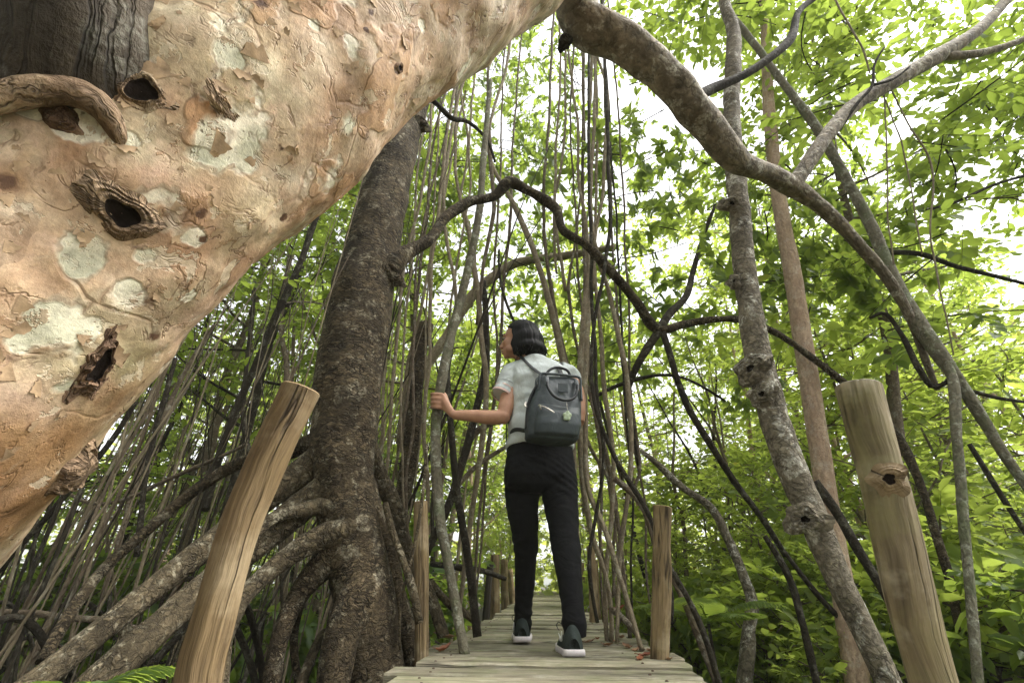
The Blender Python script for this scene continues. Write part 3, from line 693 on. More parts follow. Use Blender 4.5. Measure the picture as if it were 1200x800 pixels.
ROOTS = [
 ([(398, 520, 50, 2.0), (362, 548, 46, 1.96), (318, 580, 38, 1.9), (252, 632, 40, 1.78), (180, 690, 42, 1.62), (110, 745, 46, 1.45), (40, 800, 54, 1.3), (-30, 850, 60, 1.2)], 'root_bark', 24),
 ([(398, 555, 44, 1.98), (340, 605, 46, 1.92), (272, 660, 48, 1.76), (200, 722, 54, 1.58), (130, 785, 62, 1.4), (70, 840, 66, 1.3)], 'root_bark', 24),
 ([(385, 505, 28, 2.1), (335, 530, 22, 2.12), (284, 541, 19, 2.1), (226, 576, 18, 2.05), (172, 622, 18, 1.95), (126, 662, 19, 1.85), (84, 716, 22, 1.7), (50, 775, 24, 1.6)], 'dark_bark', 16),
 ([(405, 592, 40, 1.94), (372, 594, 26, 1.9), (345, 600, 22, 1.85), (322, 606, 20, 1.8), (296, 630, 20, 1.72), (276, 680, 22, 1.62), (262, 760, 26, 1.55), (258, 830, 28, 1.5)], 'root_bark', 20),
 ([(408, 618, 52, 1.95), (378, 628, 40, 1.9), (346, 645, 34, 1.85), (312, 672, 32, 1.78), (284, 700, 32, 1.7), (262, 745, 34, 1.6), (244, 810, 38, 1.5)], 'root_bark', 20),
 ([(405, 640, 56, 1.98), (372, 668, 44, 1.95), (345, 705, 34, 1.92), (328, 748, 32, 1.88), (318, 800, 34, 1.86), (310, 860, 36, 1.86)], 'dark_bark', 18),
 ([(425, 690, 70, 1.95), (404, 735, 60, 1.88), (392, 790, 60, 1.84), (386, 860, 60, 1.82)], 'dark_bark', 22),
 ([(430, 590, 40, 2.04), (452, 640, 32, 2.1), (462, 690, 30, 2.12), (478, 745, 30, 2.16), (486, 800, 30, 2.2)], 'dark_bark', 18),
 ([(420, 480, 40, 2.08), (446, 560, 22, 2.3), (462, 600, 20, 2.4), (480, 650, 20, 2.45), (505, 700, 18, 2.5), (520, 745, 18, 2.5)], 'root_bark', 16),
 ([(395, 660, 20, 2.1), (360, 690, 15, 2.15), (345, 740, 14, 2.2), (350, 800, 15, 2.2)], 'dark_bark', 12),
]
for k, (pl, mt, sg) in enumerate(ROOTS):
    a_, b_, w_, Y_ = pl[0]; pl = [(a_+(418-a_)*.7, b_-16, w_*1.1, max(Y_, 2.0)+.04)]+[(p_[0], p_[1], p_[2]*.88, p_[3]) for p_ in pl]
    limb(dark_tree, 'root', pl, MT[mt], sg, .1, 60+k, step=.025)
BR = [(455, 318, 34, 1.98), (476, 296, 21, 2.0), (500, 284, 17, 2.05), (522, 256, 15, 2.1), (548, 238, 14, 2.15), (580, 230, 13, 2.2), (598, 214, 16, 2.2), (620, 224, 13, 2.25), (652, 246, 13, 2.3), (662, 272, 12, 2.3), (684, 286, 12, 2.35), (712, 316, 13, 2.4), (742, 350, 12, 2.5), (774, 387, 14, 2.6), (800, 380, 11, 2.6), (836, 374, 10, 2.6), (870, 374, 10, 2.6), (912, 391, 10, 2.6), (950, 418, 10, 2.6), (987, 447, 11, 2.6), (1020, 478, 12, 2.6), (1046, 504, 13, 2.6), (1074, 556, 14, 2.6), (1096, 620, 14, 2.6), (1114, 682, 15, 2.6), (1124, 740, 16, 2.6)]
limb(dark_tree, 'branch', [(a_, b_, w_*.9, Y_) for a_, b_, w_, Y_ in BR], MT['dark_bark'], 14, .18, 80, step=.02, jit=.008)
limb(dark_tree, 'branch', [(772, 388, 12, 2.6), (784, 368, 10, 2.62), (802, 350, 9, 2.7), (812, 318, 7, 2.8), (820, 290, 6, 2.9), (838, 240, 4, 3.0)], MT['stem_dark'], 12, .12, 81)
limb(dark_tree, 'branch', [(772, 388, 11, 2.6), (756, 412, 10, 2.62), (742, 438, 8, 2.65), (736, 460, 5, 2.7), (742, 500, 4, 2.75), (748, 545, 4, 2.8)], MT['stem_dark'], 12, .12, 82)
limb(dark_tree, 'branch', [(776, 388, 8, 2.6), (784, 412, 8, 2.6), (794, 446, 8, 2.62), (806, 476, 9, 2.65), (832, 520, 9, 2.7), (862, 566, 9, 2.8), (892, 606, 8, 2.9), (920, 650, 8, 3.0)], MT['stem_dark'], 12, .12, 83)
limb(dark_tree, 'branch', [(488, 96, 8, 2.1), (500, 112, 7, 2.12), (514, 124, 7, 2.15), (528, 138, 7, 2.2), (548, 143, 5, 2.3), (566, 158, 4, 2.35), (580, 190, 3, 2.4)], MT['stem_dark'], 12, .12, 84)
# ------------------------------------------------------------------ single trunks, lianas and vines
def stem(name, label, cat, pl, mat, seg=12, wob=.08, seed=0, group=None, jit=.004, ground=False, step=None):
    if cat == 'vine' and group and 'upper right' not in group:
        a, b, w_, Y_ = pl[0]
        if b > -20: pl = [(a+(680-a)*(b+40)/(b+581)+4*math.sin(seed*3.1), -40, w_*.75, Y_), (a+(680-a)*(b+40)*.5/(b+581)+5*math.sin(seed*1.7), b-(b+40)*.5, w_*.85, Y_)]+pl
        a, b, w_, Y_ = pl[-1]
        if b < 700 and (seed % 2 == 0 if seed < 180 else b > 500): pl = pl+[(a+(a-680)*(730-b)*.5/(b+581)+5*math.sin(seed*2.3), b+(730-b)*.5, w_, Y_), (a+(a-680)*(730-b)/(b+581), 730, w_, Y_)]
    pts, rad = from_px(pl)
    if cat == 'vine': jit = .011; rad = rad*.74
    if ground:
        b = pts[-1]; d = pts[-1]-pts[-2]; d /= np.linalg.norm(d); zz = gz(b[0], b[1])
        if b[2] > zz-.05:
            pts = np.vstack([pts, b+d*((b[2]-zz+.12)/max(.35, -d[2]))]); rad = np.append(rad, rad[-1]*1.15)
    base = pts[np.argmin(pts[:, 2])]
    mb = MB(); add_tube(mb, pts, rad, seg, wob=wob, seed=seed, jit=jit, wscale=14, step=step)
    o = mb.build(name, mat, None, base); tag(o, label, cat, group); return o
# grey leaning tree
gt = thing('leaning_tree', 'grey lichen-spotted trunk leaning up beside the pale grey post', 'tree', P(1050, 860, 1.7)*np.array([1, 1, 0])+np.array([0, 0, -.4]))
GT = [(838, -60, 13, 1.75), (848, 0, 15, 1.72), (860, 36, 20, 1.7), (858, 70, 22, 1.7), (857, 130, 23, 1.7), (861, 200, 25, 1.7), (867, 270, 27, 1.7), (876, 345, 29, 1.7), (888, 415, 34, 1.7), (905, 480, 36, 1.7), (927, 545, 38, 1.7), (955, 605, 40, 1.7), (985, 680, 38, 1.7), (1014, 740, 38, 1.7), (1040, 800, 40, 1.7), (1068, 870, 44, 1.7)]
pts, rad = from_px(GT); mb = MB(); add_tube(mb, pts, rad, 28, step=.022, wob=.09, wscale=10, seed=90, jit=.008); mb.build('trunk', MT['grey_bark'], gt)
for (px, py, rp, dx) in [(880, 432, 14, -.6), (893, 462, 11, -.6), (944, 608, 15, -.5), (857, 240, 9, -.1), (860, 330, 6, -.3)]:
    c = P(px, py, 1.66); burl(gt, 'knot', c, np.array([dx, -.7, -.1]), rp/F*depth_of(c), [MT['grey_bark'], MT['hollow']], .26, .36, 1, None, px)
# straight reddish trunk
rt = thing('reddish_tree', 'straight reddish-brown smooth trunk standing behind the grey leaning trunk', 'tree', P(1010, 830, 2.7)*np.array([1, 1, 0])+np.array([0, 0, -.4]))
pts, rad = from_px([(893, -40, 11, 2.7), (897, 60, 14, 2.7), (903, 150, 17, 2.7), (914, 240, 19, 2.7), (930, 330, 22, 2.7), (944, 420, 24, 2.7), (956, 500, 26, 2.7), (970, 590, 28, 2.7), (986, 680, 32, 2.7), (1002, 780, 38, 2.7), (1012, 860, 42, 2.7)])
mb = MB(); add_tube(mb, pts, rad, 24, step=.04, wob=.04, wscale=5, seed=95, jit=.006); mb.build('trunk', MT['red_bark'], rt)
stem('liana', 'long grey-green mossy liana running diagonally down to the right edge', 'liana', [(826, -40, 8, 2.0), (849, 7, 9, 2.0), (890, 60, 10, 2.0), (924, 105, 11, 2.0), (957, 150, 13, 2.0), (987, 202, 14, 2.0), (1022, 268, 16, 2.0), (1044, 320, 18, 2.0), (1074, 376, 22, 2.0), (1104, 420, 22, 2.0), (1126, 452, 20, 2.0), (1152, 492, 17, 2.0), (1184, 545, 16, 2.0), (1225, 600, 15, 2.0)], MT['mossy'], 16, .1, 100)
stem('sapling_trunk', 'thin mottled upright stem under the mossy liana, right of the pale grey post', 'tree', [(1110, 424, 12, 1.99), (1117, 450, 15, 1.97), (1121, 510, 14, 1.96), (1126, 575, 15, 1.96), (1133, 660, 15, 1.96), (1139, 725, 16, 1.96), (1146, 810, 17, 1.96)], MT['mossy'], 14, .08, 101, ground=True)
stem('fallen_branch', 'straight black stem slanting down behind the grey leaning trunk', 'stem', [(955, 565, 14, 2.2), (982, 603, 14, 2.2), (1004, 642, 14, 2.2), (1034, 690, 15, 2.2), (1070, 752, 15, 2.2)], MT['stem_dark'], 12, .08, 102, ground=True)
stem('fallen_branch', 'forked black stem rising from the undergrowth left of the reddish trunk', 'stem', [(896, 628, 7, 2.6), (912, 652, 9, 2.6), (927, 682, 10, 2.6), (938, 722, 11, 2.6), (950, 772, 12, 2.6)], MT['stem_dark'], 12, .1, 103, ground=True)
stem('fallen_branch', 'thin dark stem slanting from leaves toward the foot of the reddish trunk', 'stem', [(918, 645, 6, 2.7), (945, 680, 8, 2.7), (972, 712, 9, 2.7), (1002, 740, 9, 2.7)], MT['stem_dark'], 10, .1, 104, ground=True)
stem('curved_tree', 'small curved tree with a thick pale foot among right undergrowth', 'tree', [(740, 520, 5, 2.9), (765, 538, 7, 2.9), (800, 570, 9, 2.9), (835, 596, 11, 2.9), (856, 636, 12, 2.9), (874, 680, 14, 2.9), (881, 700, 17, 2.9), (878, 735, 19, 2.9), (874, 775, 22, 2.9)], MT['grey_bark'], 16, .1, 105, ground=True)
stem('slanting_sapling', 'dark bent stem right of the short tan post at the deck edge', 'stem', [(770, 640, 6, 2.1), (790, 672, 8, 2.1), (806, 700, 8, 2.1), (822, 735, 9, 2.1), (842, 800, 10, 2.1)], MT['stem_dark'], 12, .1, 106, ground=True)
stem('slanting_sapling', 'pale slanting stem just behind the short tan post on the right', 'stem', [(720, 560, 7, 2.4), (752, 590, 9, 2.4), (770, 640, 9, 2.4), (800, 700, 9, 2.4), (818, 745, 10, 2.4)], MT['stem_bark'], 12, .1, 107, ground=True)
stem('crossing_branch', 'dark branch reaching right under the sky gap, above the mossy liana', 'branch', [(1040, 296, 8, 2.4), (1080, 298, 8, 2.4), (1120, 312, 8, 2.4), (1160, 322, 7, 2.4), (1230, 340, 6, 2.4)], MT['stem_dark'], 10, .12, 108)
stem('crossing_branch', 'thin dark branch crossing the white sky at the far right', 'branch', [(1085, 246, 4, 2.6), (1120, 236, 5, 2.6), (1160, 218, 5, 2.6), (1230, 198, 5, 2.6)], MT['stem_dark'], 10, .12, 109)
stem('crossing_branch', 'dark hooked branch hanging beside the mossy liana', 'branch', [(1020, 372, 4, 2.0), (1036, 366, 6, 2.0), (1056, 390, 7, 2.0), (1076, 430, 9, 2.0), (1092, 452, 9, 2.0), (1112, 446, 7, 2.0)], MT['stem_dark'], 10, .14, 110)
stem('crossing_branch', 'slim dark branch rising right above the undergrowth at the right edge', 'branch', [(1140, 458, 6, 2.4), (1170, 466, 6, 2.4), (1195, 470, 5, 2.4), (1240, 474, 4, 2.4)], MT['stem_dark'], 10, .14, 111)
stem('fallen_branch', 'dark slanting stem at the right edge behind the mottled upright stem', 'stem', [(1135, 520, 7, 2.9), (1160, 560, 9, 2.9), (1185, 600, 9, 2.9), (1220, 650, 9, 2.9)], MT['stem_dark'], 10, .14, 112)
stem('crossing_branch', 'long thin dark branch arching across leaves behind her right side', 'branch', [(690, 470, 4, 3.2), (730, 450, 5, 3.2), (790, 440, 4, 3.2), (850, 470, 3, 3.2)], MT['stem_dark'], 8, .14, 113)
hv = 'thin vines hanging at the upper right'
for k, pl in enumerate([[(1034, 105, 3, 1.75), (1040, 200, 3, 1.8), (1048, 310, 3, 1.85)], [(1038, 110, 3, 1.75), (1060, 180, 3, 1.8), (1082, 300, 3, 1.85)], [(1040, 100, 3, 1.75), (1066, 145, 3.5, 1.78), (1086, 175, 4, 1.8), (1092, 290, 3.5, 1.85), (1112, 415, 3, 1.9)], [(976, -10, 4, 1.6), (1000, 35, 4, 1.62), (1014, 62, 4, 1.64), (1020, 85, 3, 1.66)]]):
    stem('hanging_vine', 'thin grey vine hanging from the pale forked limb at the upper right', 'vine', pl, MT['vine'], 8, .1, 120+k, hv)
# --- the sapling she holds and the stems beside it
stem('held_sapling', 'slender grey stem that she grips with her left hand', 'stem', [(575, 95, 6, 2.30), (566, 190, 8, 2.30), (560, 260, 9, 2.30), (545, 330, 10, 2.29), (529, 392, 11, 2.28), (517, 452, 12, 2.27), (511, 500, 12.5, 2.26), (512, 555, 13, 2.22), (517, 614, 13, 2.18), (528, 675, 13, 2.14), (545, 766, 15, 2.09)], MT['mossy'], 16, .07, 130)
stem('slanting_sapling', 'dark brown stake leaning on the deck edge behind the held stem', 'stem', [(524, 430, 7, 2.7), (528, 500, 8, 2.65), (534, 567, 9, 2.62), (546, 639, 10, 2.6), (560, 746, 12, 2.58)], MT['stem_dark'], 12, .08, 131)
stem('slanting_sapling', 'dark forked stem slanting down left between the held stem and her arm', 'stem', [(566, 330, 7, 2.9), (570, 400, 8, 2.9), (568, 438, 10, 2.9), (558, 480, 9, 2.85), (548, 520, 10, 2.8), (536, 560, 10, 2.75), (526, 592, 10, 2.7), (500, 650, 9, 2.65), (484, 720, 9, 2.6)], MT['stem_dark'], 12, .1, 132, ground=True)
stem('crossing_branch', 'thin pale branch reaching left from behind her waist', 'branch', [(640, 500, 4, 3.0), (592, 524, 5, 3.0), (560, 545, 6, 2.95), (536, 570, 6, 2.85), (520, 600, 7, 2.7)], MT['stem_bark'], 10, .1, 133)
stem('crossing_branch', 'pale curved branch behind her elbow joining the forked stem', 'branch', [(610, 492, 5, 2.9), (575, 496, 7, 2.88), (558, 506, 8, 2.86), (544, 530, 9, 2.8)], MT['stem_bark'], 10, .1, 134)
stem('liana', 'thick grey liana curling behind the dark trunk, left of the short post', 'liana', [(500, 380, 17, 2.9), (489, 430, 19, 2.9), (484, 500, 20, 2.9), (474, 570, 21, 2.9), (462, 640, 20, 2.85), (455, 720, 20, 2.8)], MT['dark_bark'], 16, .12, 135, ground=True)
stem('liana', 'knobbly grey liana looping between dark trunk and short post', 'liana', [(438, 548, 16, 2.35), (458, 580, 17, 2.35), (470, 620, 16, 2.35), (482, 665, 14, 2.35), (492, 705, 13, 2.4), (500, 760, 13, 2.4)], MT['root_bark'], 14, .16, 136, ground=True)
for k, (lb, pl) in enumerate([
  ('bent pale root curving down left of the short tan post', [(452, 590, 8, 2.0), (462, 628, 9, 1.98), (474, 660, 10, 1.96), (486, 700, 11, 1.95), (492, 730, 10, 1.95)]),
  ('thin twisting vine in front of the short tan post on the left', [(500, 520, 4, 1.98), (492, 600, 4, 1.97), (480, 660, 4, 1.96), (470, 700, 4, 1.95), (468, 760, 4, 1.95)]),
  ('mossy fallen branch lying low behind the short left post', [(505, 680, 9, 2.7), (520, 700, 10, 2.75), (545, 718, 10, 2.9), (560, 730, 9, 3.0)]),
  ('low dark branch running behind the dark stake to the walk', [(505, 660, 7, 3.3), (540, 665, 8, 3.3), (570, 670, 7, 3.4), (592, 678, 6, 3.5)])]):
    stem('low_branch', lb, 'branch', pl, MT['root_bark' if k != 3 else 'stem_dark'], 10, .12, 140+k)
g1 = 'thin hanging stems left of the person'
LB = 'slender hanging stem between the dark trunk and the person'
for k, pl in enumerate([
 [(505, 100, 4, 2.4), (504, 169, 5, 2.4), (492, 232, 5, 2.4), (476, 300, 5, 2.4), (466, 380, 6, 2.4), (461, 440, 6, 2.4), (452, 560, 6, 2.4)],
 [(528, 130, 5, 2.5), (521, 176, 6, 2.5), (515, 232, 6, 2.5), (506, 307, 6, 2.5), (504, 416, 6, 2.5), (498, 500, 7, 2.5), (500, 600, 7, 2.5)],
 [(512, 150, 4, 2.6), (500, 250, 5, 2.6), (488, 360, 5, 2.6), (481, 420, 5, 2.6), (470, 520, 5, 2.6)],
 [(530, 150, 6, 2.7), (520, 250, 6, 2.7), (526, 296, 6, 2.7), (534, 340, 6, 2.7), (530, 400, 6, 2.7)],
 [(534, 130, 6, 2.8), (539, 232, 6, 2.8), (549, 270, 8, 2.8), (558, 330, 9, 2.8), (563, 382, 9, 2.8), (569, 430, 9, 2.8)],
 [(572, 90, 5, 2.8), (575, 195, 7, 2.8), (577, 240, 7, 2.8), (568, 300, 6, 2.8), (560, 380, 6, 2.8)],
 [(575, 185, 6, 3.0), (604, 244, 9, 3.0), (622, 288, 10, 3.0), (640, 336, 10, 3.0), (656, 410, 11, 3.0), (668, 470, 11, 3.0), (672, 540, 11, 3.0)],
 [(540, 80, 4, 2.9), (548, 180, 4, 2.9), (540, 240, 4, 2.9), (556, 300, 4, 2.9), (552, 360, 4, 2.9)],
 [(600, 200, 4, 3.2), (598, 260, 5, 3.2), (590, 330, 5, 3.2), (586, 400, 5, 3.2)],
 [(518, 240, 4, 3.0), (500, 330, 5, 3.0), (478, 430, 5, 3.0), (466, 520, 5, 3.0)],
 [(474, 240, 4, 2.7), (462, 330, 4, 2.7), (450, 440, 5, 2.7), (444, 540, 5, 2.7)],
 [(488, 320, 4, 2.3), (484, 420, 5, 2.3), (486, 500, 5, 2.3), (478, 560, 5, 2.3), (480, 640, 5, 2.3)],
 [(520, 60, 3, 2.6), (514, 160, 3, 2.6), (508, 260, 3, 2.6), (498, 380, 3, 2.6), (496, 480, 3, 2.6)],
 [(560, 60, 3, 2.8), (552, 140, 4, 2.8), (548, 230, 4, 2.8), (532, 330, 4, 2.8), (520, 430, 4, 2.8)],
 [(592, 60, 3, 3.1), (588, 150, 3, 3.1), (584, 250, 4, 3.1), (578, 330, 4, 3.1), (582, 420, 4, 3.1)],
 [(496, 150, 3, 2.5), (486, 260, 4, 2.5), (476, 380, 4, 2.5), (470, 500, 4, 2.5), (474, 600, 4, 2.5)]]):
    stem('hanging_vine', LB, 'vine', pl, MT['vine' if k % 3 != 2 else 'stem_bark'], 9, .08, 150+k, g1, step=.05)
stem('bare_twig', 'short bare dead twig above her head', 'twig', [(585, 292, 2.5, 2.6), (587, 330, 3, 2.6), (592, 350, 3.5, 2.6), (602, 376, 3, 2.6)], MT['stem_dark'], 8, .1, 170)
stem('blurred_branch', 'pale blurred limb curving behind the hanging stems above her head', 'branch', [(470, 470, 12, 4.2), (520, 400, 12, 4.2), (560, 340, 12, 4.2), (600, 310, 11, 4.2), (660, 300, 10, 4.2), (720, 290, 8, 4.2)], MT['vine'], 12, .1, 171)
g2 = 'vines hanging behind the backpack'
LB2 = 'long brown vine hanging in the bundle just right of her backpack'
for k, pl in enumerate([
 [(656, 45, 4, 2.75), (652, 187, 4.5, 2.75), (650, 240, 5, 2.75), (657, 300, 5, 2.75), (664, 340, 6, 2.75)],
 [(662, 45, 4, 2.8), (658, 195, 4.5, 2.8), (648, 250, 4.5, 2.8), (652, 320, 4, 2.8)],
 [(666, 50, 4, 2.7), (677, 150, 5, 2.7), (678, 200, 5, 2.7), (686, 262, 6, 2.7), (690, 310, 7, 2.7), (684, 375, 10, 2.65), (680, 450, 11, 2.6), (681, 530, 11, 2.6), (692, 620, 10, 2.6), (712, 680, 9, 2.6), (716, 752, 9, 2.6)],
 [(694, 60, 6, 2.6), (690, 150, 6, 2.6), (691, 230, 7, 2.6), (694, 300, 7, 2.6), (688, 400, 8, 2.5), (684, 500, 9, 2.45), (688, 570, 9, 2.4), (708, 620, 9, 2.35), (730, 690, 9, 2.3), (752, 762, 10, 2.2)],
 [(697, 60, 4, 2.5), (712, 116, 6, 2.5), (709, 180, 6, 2.5), (707, 225, 6, 2.5), (698, 285, 5, 2.5), (696, 340, 5, 2.5)],
 [(700, 300, 7, 2.5), (714, 340, 7, 2.5), (724, 390, 8, 2.5), (733, 430, 8, 2.5), (739, 487, 8, 2.5), (741, 560, 8, 2.5), (728, 640, 7, 2.5), (722, 752, 8, 2.45)],
 [(699, 340, 6, 2.7), (704, 400, 7, 2.7), (709, 457, 8, 2.7), (718, 532, 8, 2.7), (716, 610, 8, 2.7), (712, 690, 9, 2.65), (714, 756, 9, 2.6)],
 [(688, 380, 6, 2.9), (696, 469, 7, 2.9), (711, 532, 7, 2.9), (722, 600, 7, 2.9), (730, 680, 8, 2.85), (736, 752, 8, 2.8)],
 [(640, 300, 6, 3.1), (650, 360, 7, 3.1), (660, 410, 7, 3.1), (690, 520, 6, 3.1), (720, 580, 6, 3.1)],
 [(722, 540, 8, 2.3), (738, 566, 9, 2.3), (752, 586, 9, 2.28), (764, 612, 9, 2.26), (780, 660, 8, 2.24)],
 [(741, 450, 4, 2.7), (746, 510, 4, 2.7), (749, 547, 5, 2.7), (734, 590, 5, 2.7), (724, 640, 5, 2.65), (718, 700, 5, 2.6)],
 [(672, 300, 4, 2.8), (668, 337, 5, 2.8), (672, 380, 5, 2.8), (680, 420, 5, 2.8), (700, 500, 5, 2.8), (704, 600, 5, 2.8)],
 [(735, 500, 4, 2.9), (742, 580, 4, 2.9), (738, 660, 4, 2.9), (740, 740, 5, 2.9)],
 [(708, 130, 3, 3.1), (716, 220, 3, 3.1), (720, 330, 4, 3.1), (728, 420, 4, 3.1), (742, 520, 4, 3.1), (756, 600, 4, 3.1)],
 [(682, 70, 3, 3.2), (684, 180, 3, 3.2), (676, 300, 4, 3.2), (690, 420, 4, 3.2), (706, 520, 4, 3.2), (724, 660, 4, 3.2)],
 [(700, 460, 6, 2.4), (708, 540, 6, 2.4), (700, 600, 6, 2.35), (690, 660, 7, 2.3), (700, 730, 7, 2.3)]]):
    stem('hanging_vine', LB2, 'vine', pl, MT['vine' if k < 7 else ('stem_bark' if k % 3 else 'stem_dark')], 10, .09, 180+k, g2, step=.05)
stem('fallen_stick', 'short broken stick propped on the deck beside the vine bundle', 'stick', [(718, 714, 9, 2.55), (734, 728, 8, 2.45), (746, 742, 7, 2.35)], MT['stem_bark'], 10, .08, 200)

# ------------------------------------------------------------------ thicket of slender stems, left
rs = np.random.RandomState(77)
n_st = 0; protos = []
for k in range(9):
    L = 1.0; mb = MB(); n = 9; z = np.linspace(0, 1, n)
    cx = np.cumsum(rs.normal(size=n)*.010)+rs.uniform(-.12, .12)*z**2; cy = np.cumsum(rs.normal(size=n)*.010)+rs.uniform(-.1, .1)*z
    r = .0052*(1-.80*z**1.5)*rs.uniform(.8, 1.3)
    pts = np.column_stack([cx-cx[0], cy-cy[0], z])
    add_tube(mb, pts, r, 8, rings=34, wob=.14, wscale=40, seed=300+k, jit=.004)
    if k % 2 == 0:
        j = rs.randint(3, 6); e = pts[j]+np.array([rs.normal()*.07, rs.normal()*.07, rs.uniform(.15, .35)])
        add_tube(mb, [pts[j], (pts[j]+e)/2+rs.normal(size=3)*.01, e], [r[j]*.75, r[j]*.6, r[j]*.4], 6, rings=12, wob=.1, seed=k)
    protos.append(mb.mesh('thicket_sapling', [MT['vine'] if k % 3 == 1 else (MT['stem_bark'] if k % 3 else MT['stem_dark'])]))
glab = 'thicket of slender stems on the left'
def put_stem(x, y, h, lean, az, name, label, group, fat=1.0):
    global n_st
    o = bpy.data.objects.new(name, protos[n_st % len(protos)]); COL.objects.link(o)
    o.location = (x, y, gz(x, y)-.08); o.rotation_euler = (0, 0, 0)
    d = Vector((math.sin(lean)*math.cos(az), math.sin(lean)*math.sin(az), math.cos(lean)))
    o.rotation_mode = 'QUATERNION'
    o.rotation_quaternion = Vector((0, 0, 1)).rotation_difference(d) @ Matrix.Rotation(rs.uniform(0, 6.28), 3, 'Z').to_quaternion()
    o.scale = (h*fat, h*fat, h)
    tag(o, label, 'stem', group); n_st += 1
cnt = 0
while cnt < 298:
    x = rs.uniform(-5.6, -.75); y = rs.uniform(1.9, 6.4)
    if x > -.22*y-.45: continue
    if math.hypot(x+.62, y-2.0) < .38: continue
    if x > -.62: continue
    h = rs.uniform(2.6, 5.2)
    put_stem(x, y, h, abs(rs.normal())*.16+.02, rs.uniform(-PI, PI) if rs.rand() < .5 else rs.normal()*.5, 'thicket_sapling', 'slender bare stem in the dense dim thicket left of the dark tree', glab, rs.uniform(.45, 1.3)*1.5/h); cnt += 1
# arching prop roots low in the thicket
gl2 = 'low arching roots in the thicket'
for k in range(26):
    x = rs.uniform(-4.2, -.9); y = rs.uniform(1.7, 5.0); az = rs.uniform(0, 6.28); s = rs.uniform(.4, 1.0); hh = rs.uniform(.35, .9)
    p0 = np.array([x, y, gz(x, y)-.05]); d = np.array([math.cos(az), math.sin(az), 0])
    p1 = p0+d*s*1.1; p1[2] = gz(p1[0], p1[1])-.05
    if max(p0[0], p1[0]) > -.65: continue
    pts = [p0, p0+d*s*.15+np.array([0, 0, hh*.7]), p0+d*s*.5+np.array([0, 0, hh]), p0+d*s*.9+np.array([0, 0, hh*.7]), p1]
    r = rs.uniform(.010, .026); mb = MB(); add_tube(mb, pts, [r*1.1, r, r*.9, r, r*1.1], 10, wob=.12, wscale=14, seed=400+k, jit=.01)
    tag(mb.build('arching_root', MT['stem_dark' if k % 3 else 'root_bark'], None, p0), 'arched dark root looping low among the thicket stems at left', 'root', gl2)
# crossing dead branches through the thicket
gl3 = 'slanting dead branches in the thicket'
for k, pl in enumerate([[(380, 230, 7, 2.6), (350, 310, 8, 2.6), (318, 380, 9, 2.6), (290, 450, 10, 2.6), (262, 520, 11, 2.6), (236, 600, 11, 2.6)],
  [(250, 380, 5, 3.0), (215, 440, 6, 3.0), (180, 520, 7, 3.0), (150, 600, 8, 3.0), (120, 700, 8, 3.0)],
  [(205, 420, 6, 2.3), (190, 480, 7, 2.3), (172, 560, 8, 2.3), (160, 650, 9, 2.3)],
  [(60, 560, 5, 2.6), (120, 590, 6, 2.6), (200, 560, 6, 2.6), (290, 520, 5, 2.6)],
  [(160, 470, 7, 2.2), (120, 530, 8, 2.2), (60, 600, 9, 2.2), (0, 670, 10, 2.2)],
  [(0, 715, 10, 2.4), (60, 722, 11, 2.4), (120, 726, 11, 2.4), (180, 745, 10, 2.4)],
  [(300, 330, 5, 3.4), (290, 420, 6, 3.4), (286, 500, 7, 3.4), (300, 560, 7, 3.4)],
  [(340, 300, 6, 3.6), (330, 390, 7, 3.6), (335, 440, 7, 3.6), (318, 500, 7, 3.6)]]):
    stem('dead_branch', 'dark dead branch slanting across the thicket behind the thick tan post', 'branch', pl, MT['stem_dark' if k % 2 == 0 else 'stem_bark'], 10, .12, 430+k, gl3, jit=.012)
# slim stems across the right side and far along the walk
gl4 = 'slim trunks far along the walk'
for k in range(34):
    y = rs.uniform(4.5, 13); s = -1 if rs.rand() < .5 else 1
    x = s*rs.uniform(.75, 1.3+y*.25)
    put_stem(x, y, rs.uniform(3.0, 5.5), abs(rs.normal())*.10, rs.uniform(-PI, PI), 'slim_sapling', 'slim pale sapling among the leaves beyond the person', gl4, rs.uniform(.8, 1.5)*.9)
# ------------------------------------------------------------------ person
def m_hair():
    t = NT('black_hair'); ob = t.obj(); uv = t.uv()
    g = t.noise(t.vec(ob, (170, 170, 7)), 1.0, 4, .6); big = t.noise(t.vec(ob, (40, 40, 3)), 1.0, 2, .5)
    c = t.ramp(g, [(.3, (.0022, .002, .002)), (.8, (.010, .009, .009))])
    return t.out(t.pbr(c, .5, t.bump(t.math('ADD', g, big), .6, .004), .13))
def m_cloth(name, col, sc=900, rough=.9, folds=.5, var=.12, fs=14, fstretch=(1, 1, 2.2)):
    t = NT(name); ob = t.obj()
    f = t.noise(t.vec(ob, fstretch), fs, 3, .5, .6); w = t.noise(ob, sc*.25, 2, .6)
    c = t.mix(1.0, col, t.ramp(w, [(.3, 1-var), (.7, 1+var)]), 'MULTIPLY')
    b = t.bump(f, folds, .02); b2 = t.bump(w, .25, .001, b)
    return t.out(t.pbr(c, rough, b2, .15))
def m_leather():
    t = NT('dark_leather'); ob = t.obj()
    f = t.noise(ob, 16.0, 3, .5, 1.0); g = t.noise(ob, 260.0, 3, .6)
    c = t.ramp(f, [(.3, (.026, .034, .038)), (.7, (.042, .054, .059))])
    return t.out(t.pbr(c, t.ramp(f, [(.3, .42), (.7, .6)]), t.bump(g, .2, .001, t.bump(f, .35, .012)), .35))
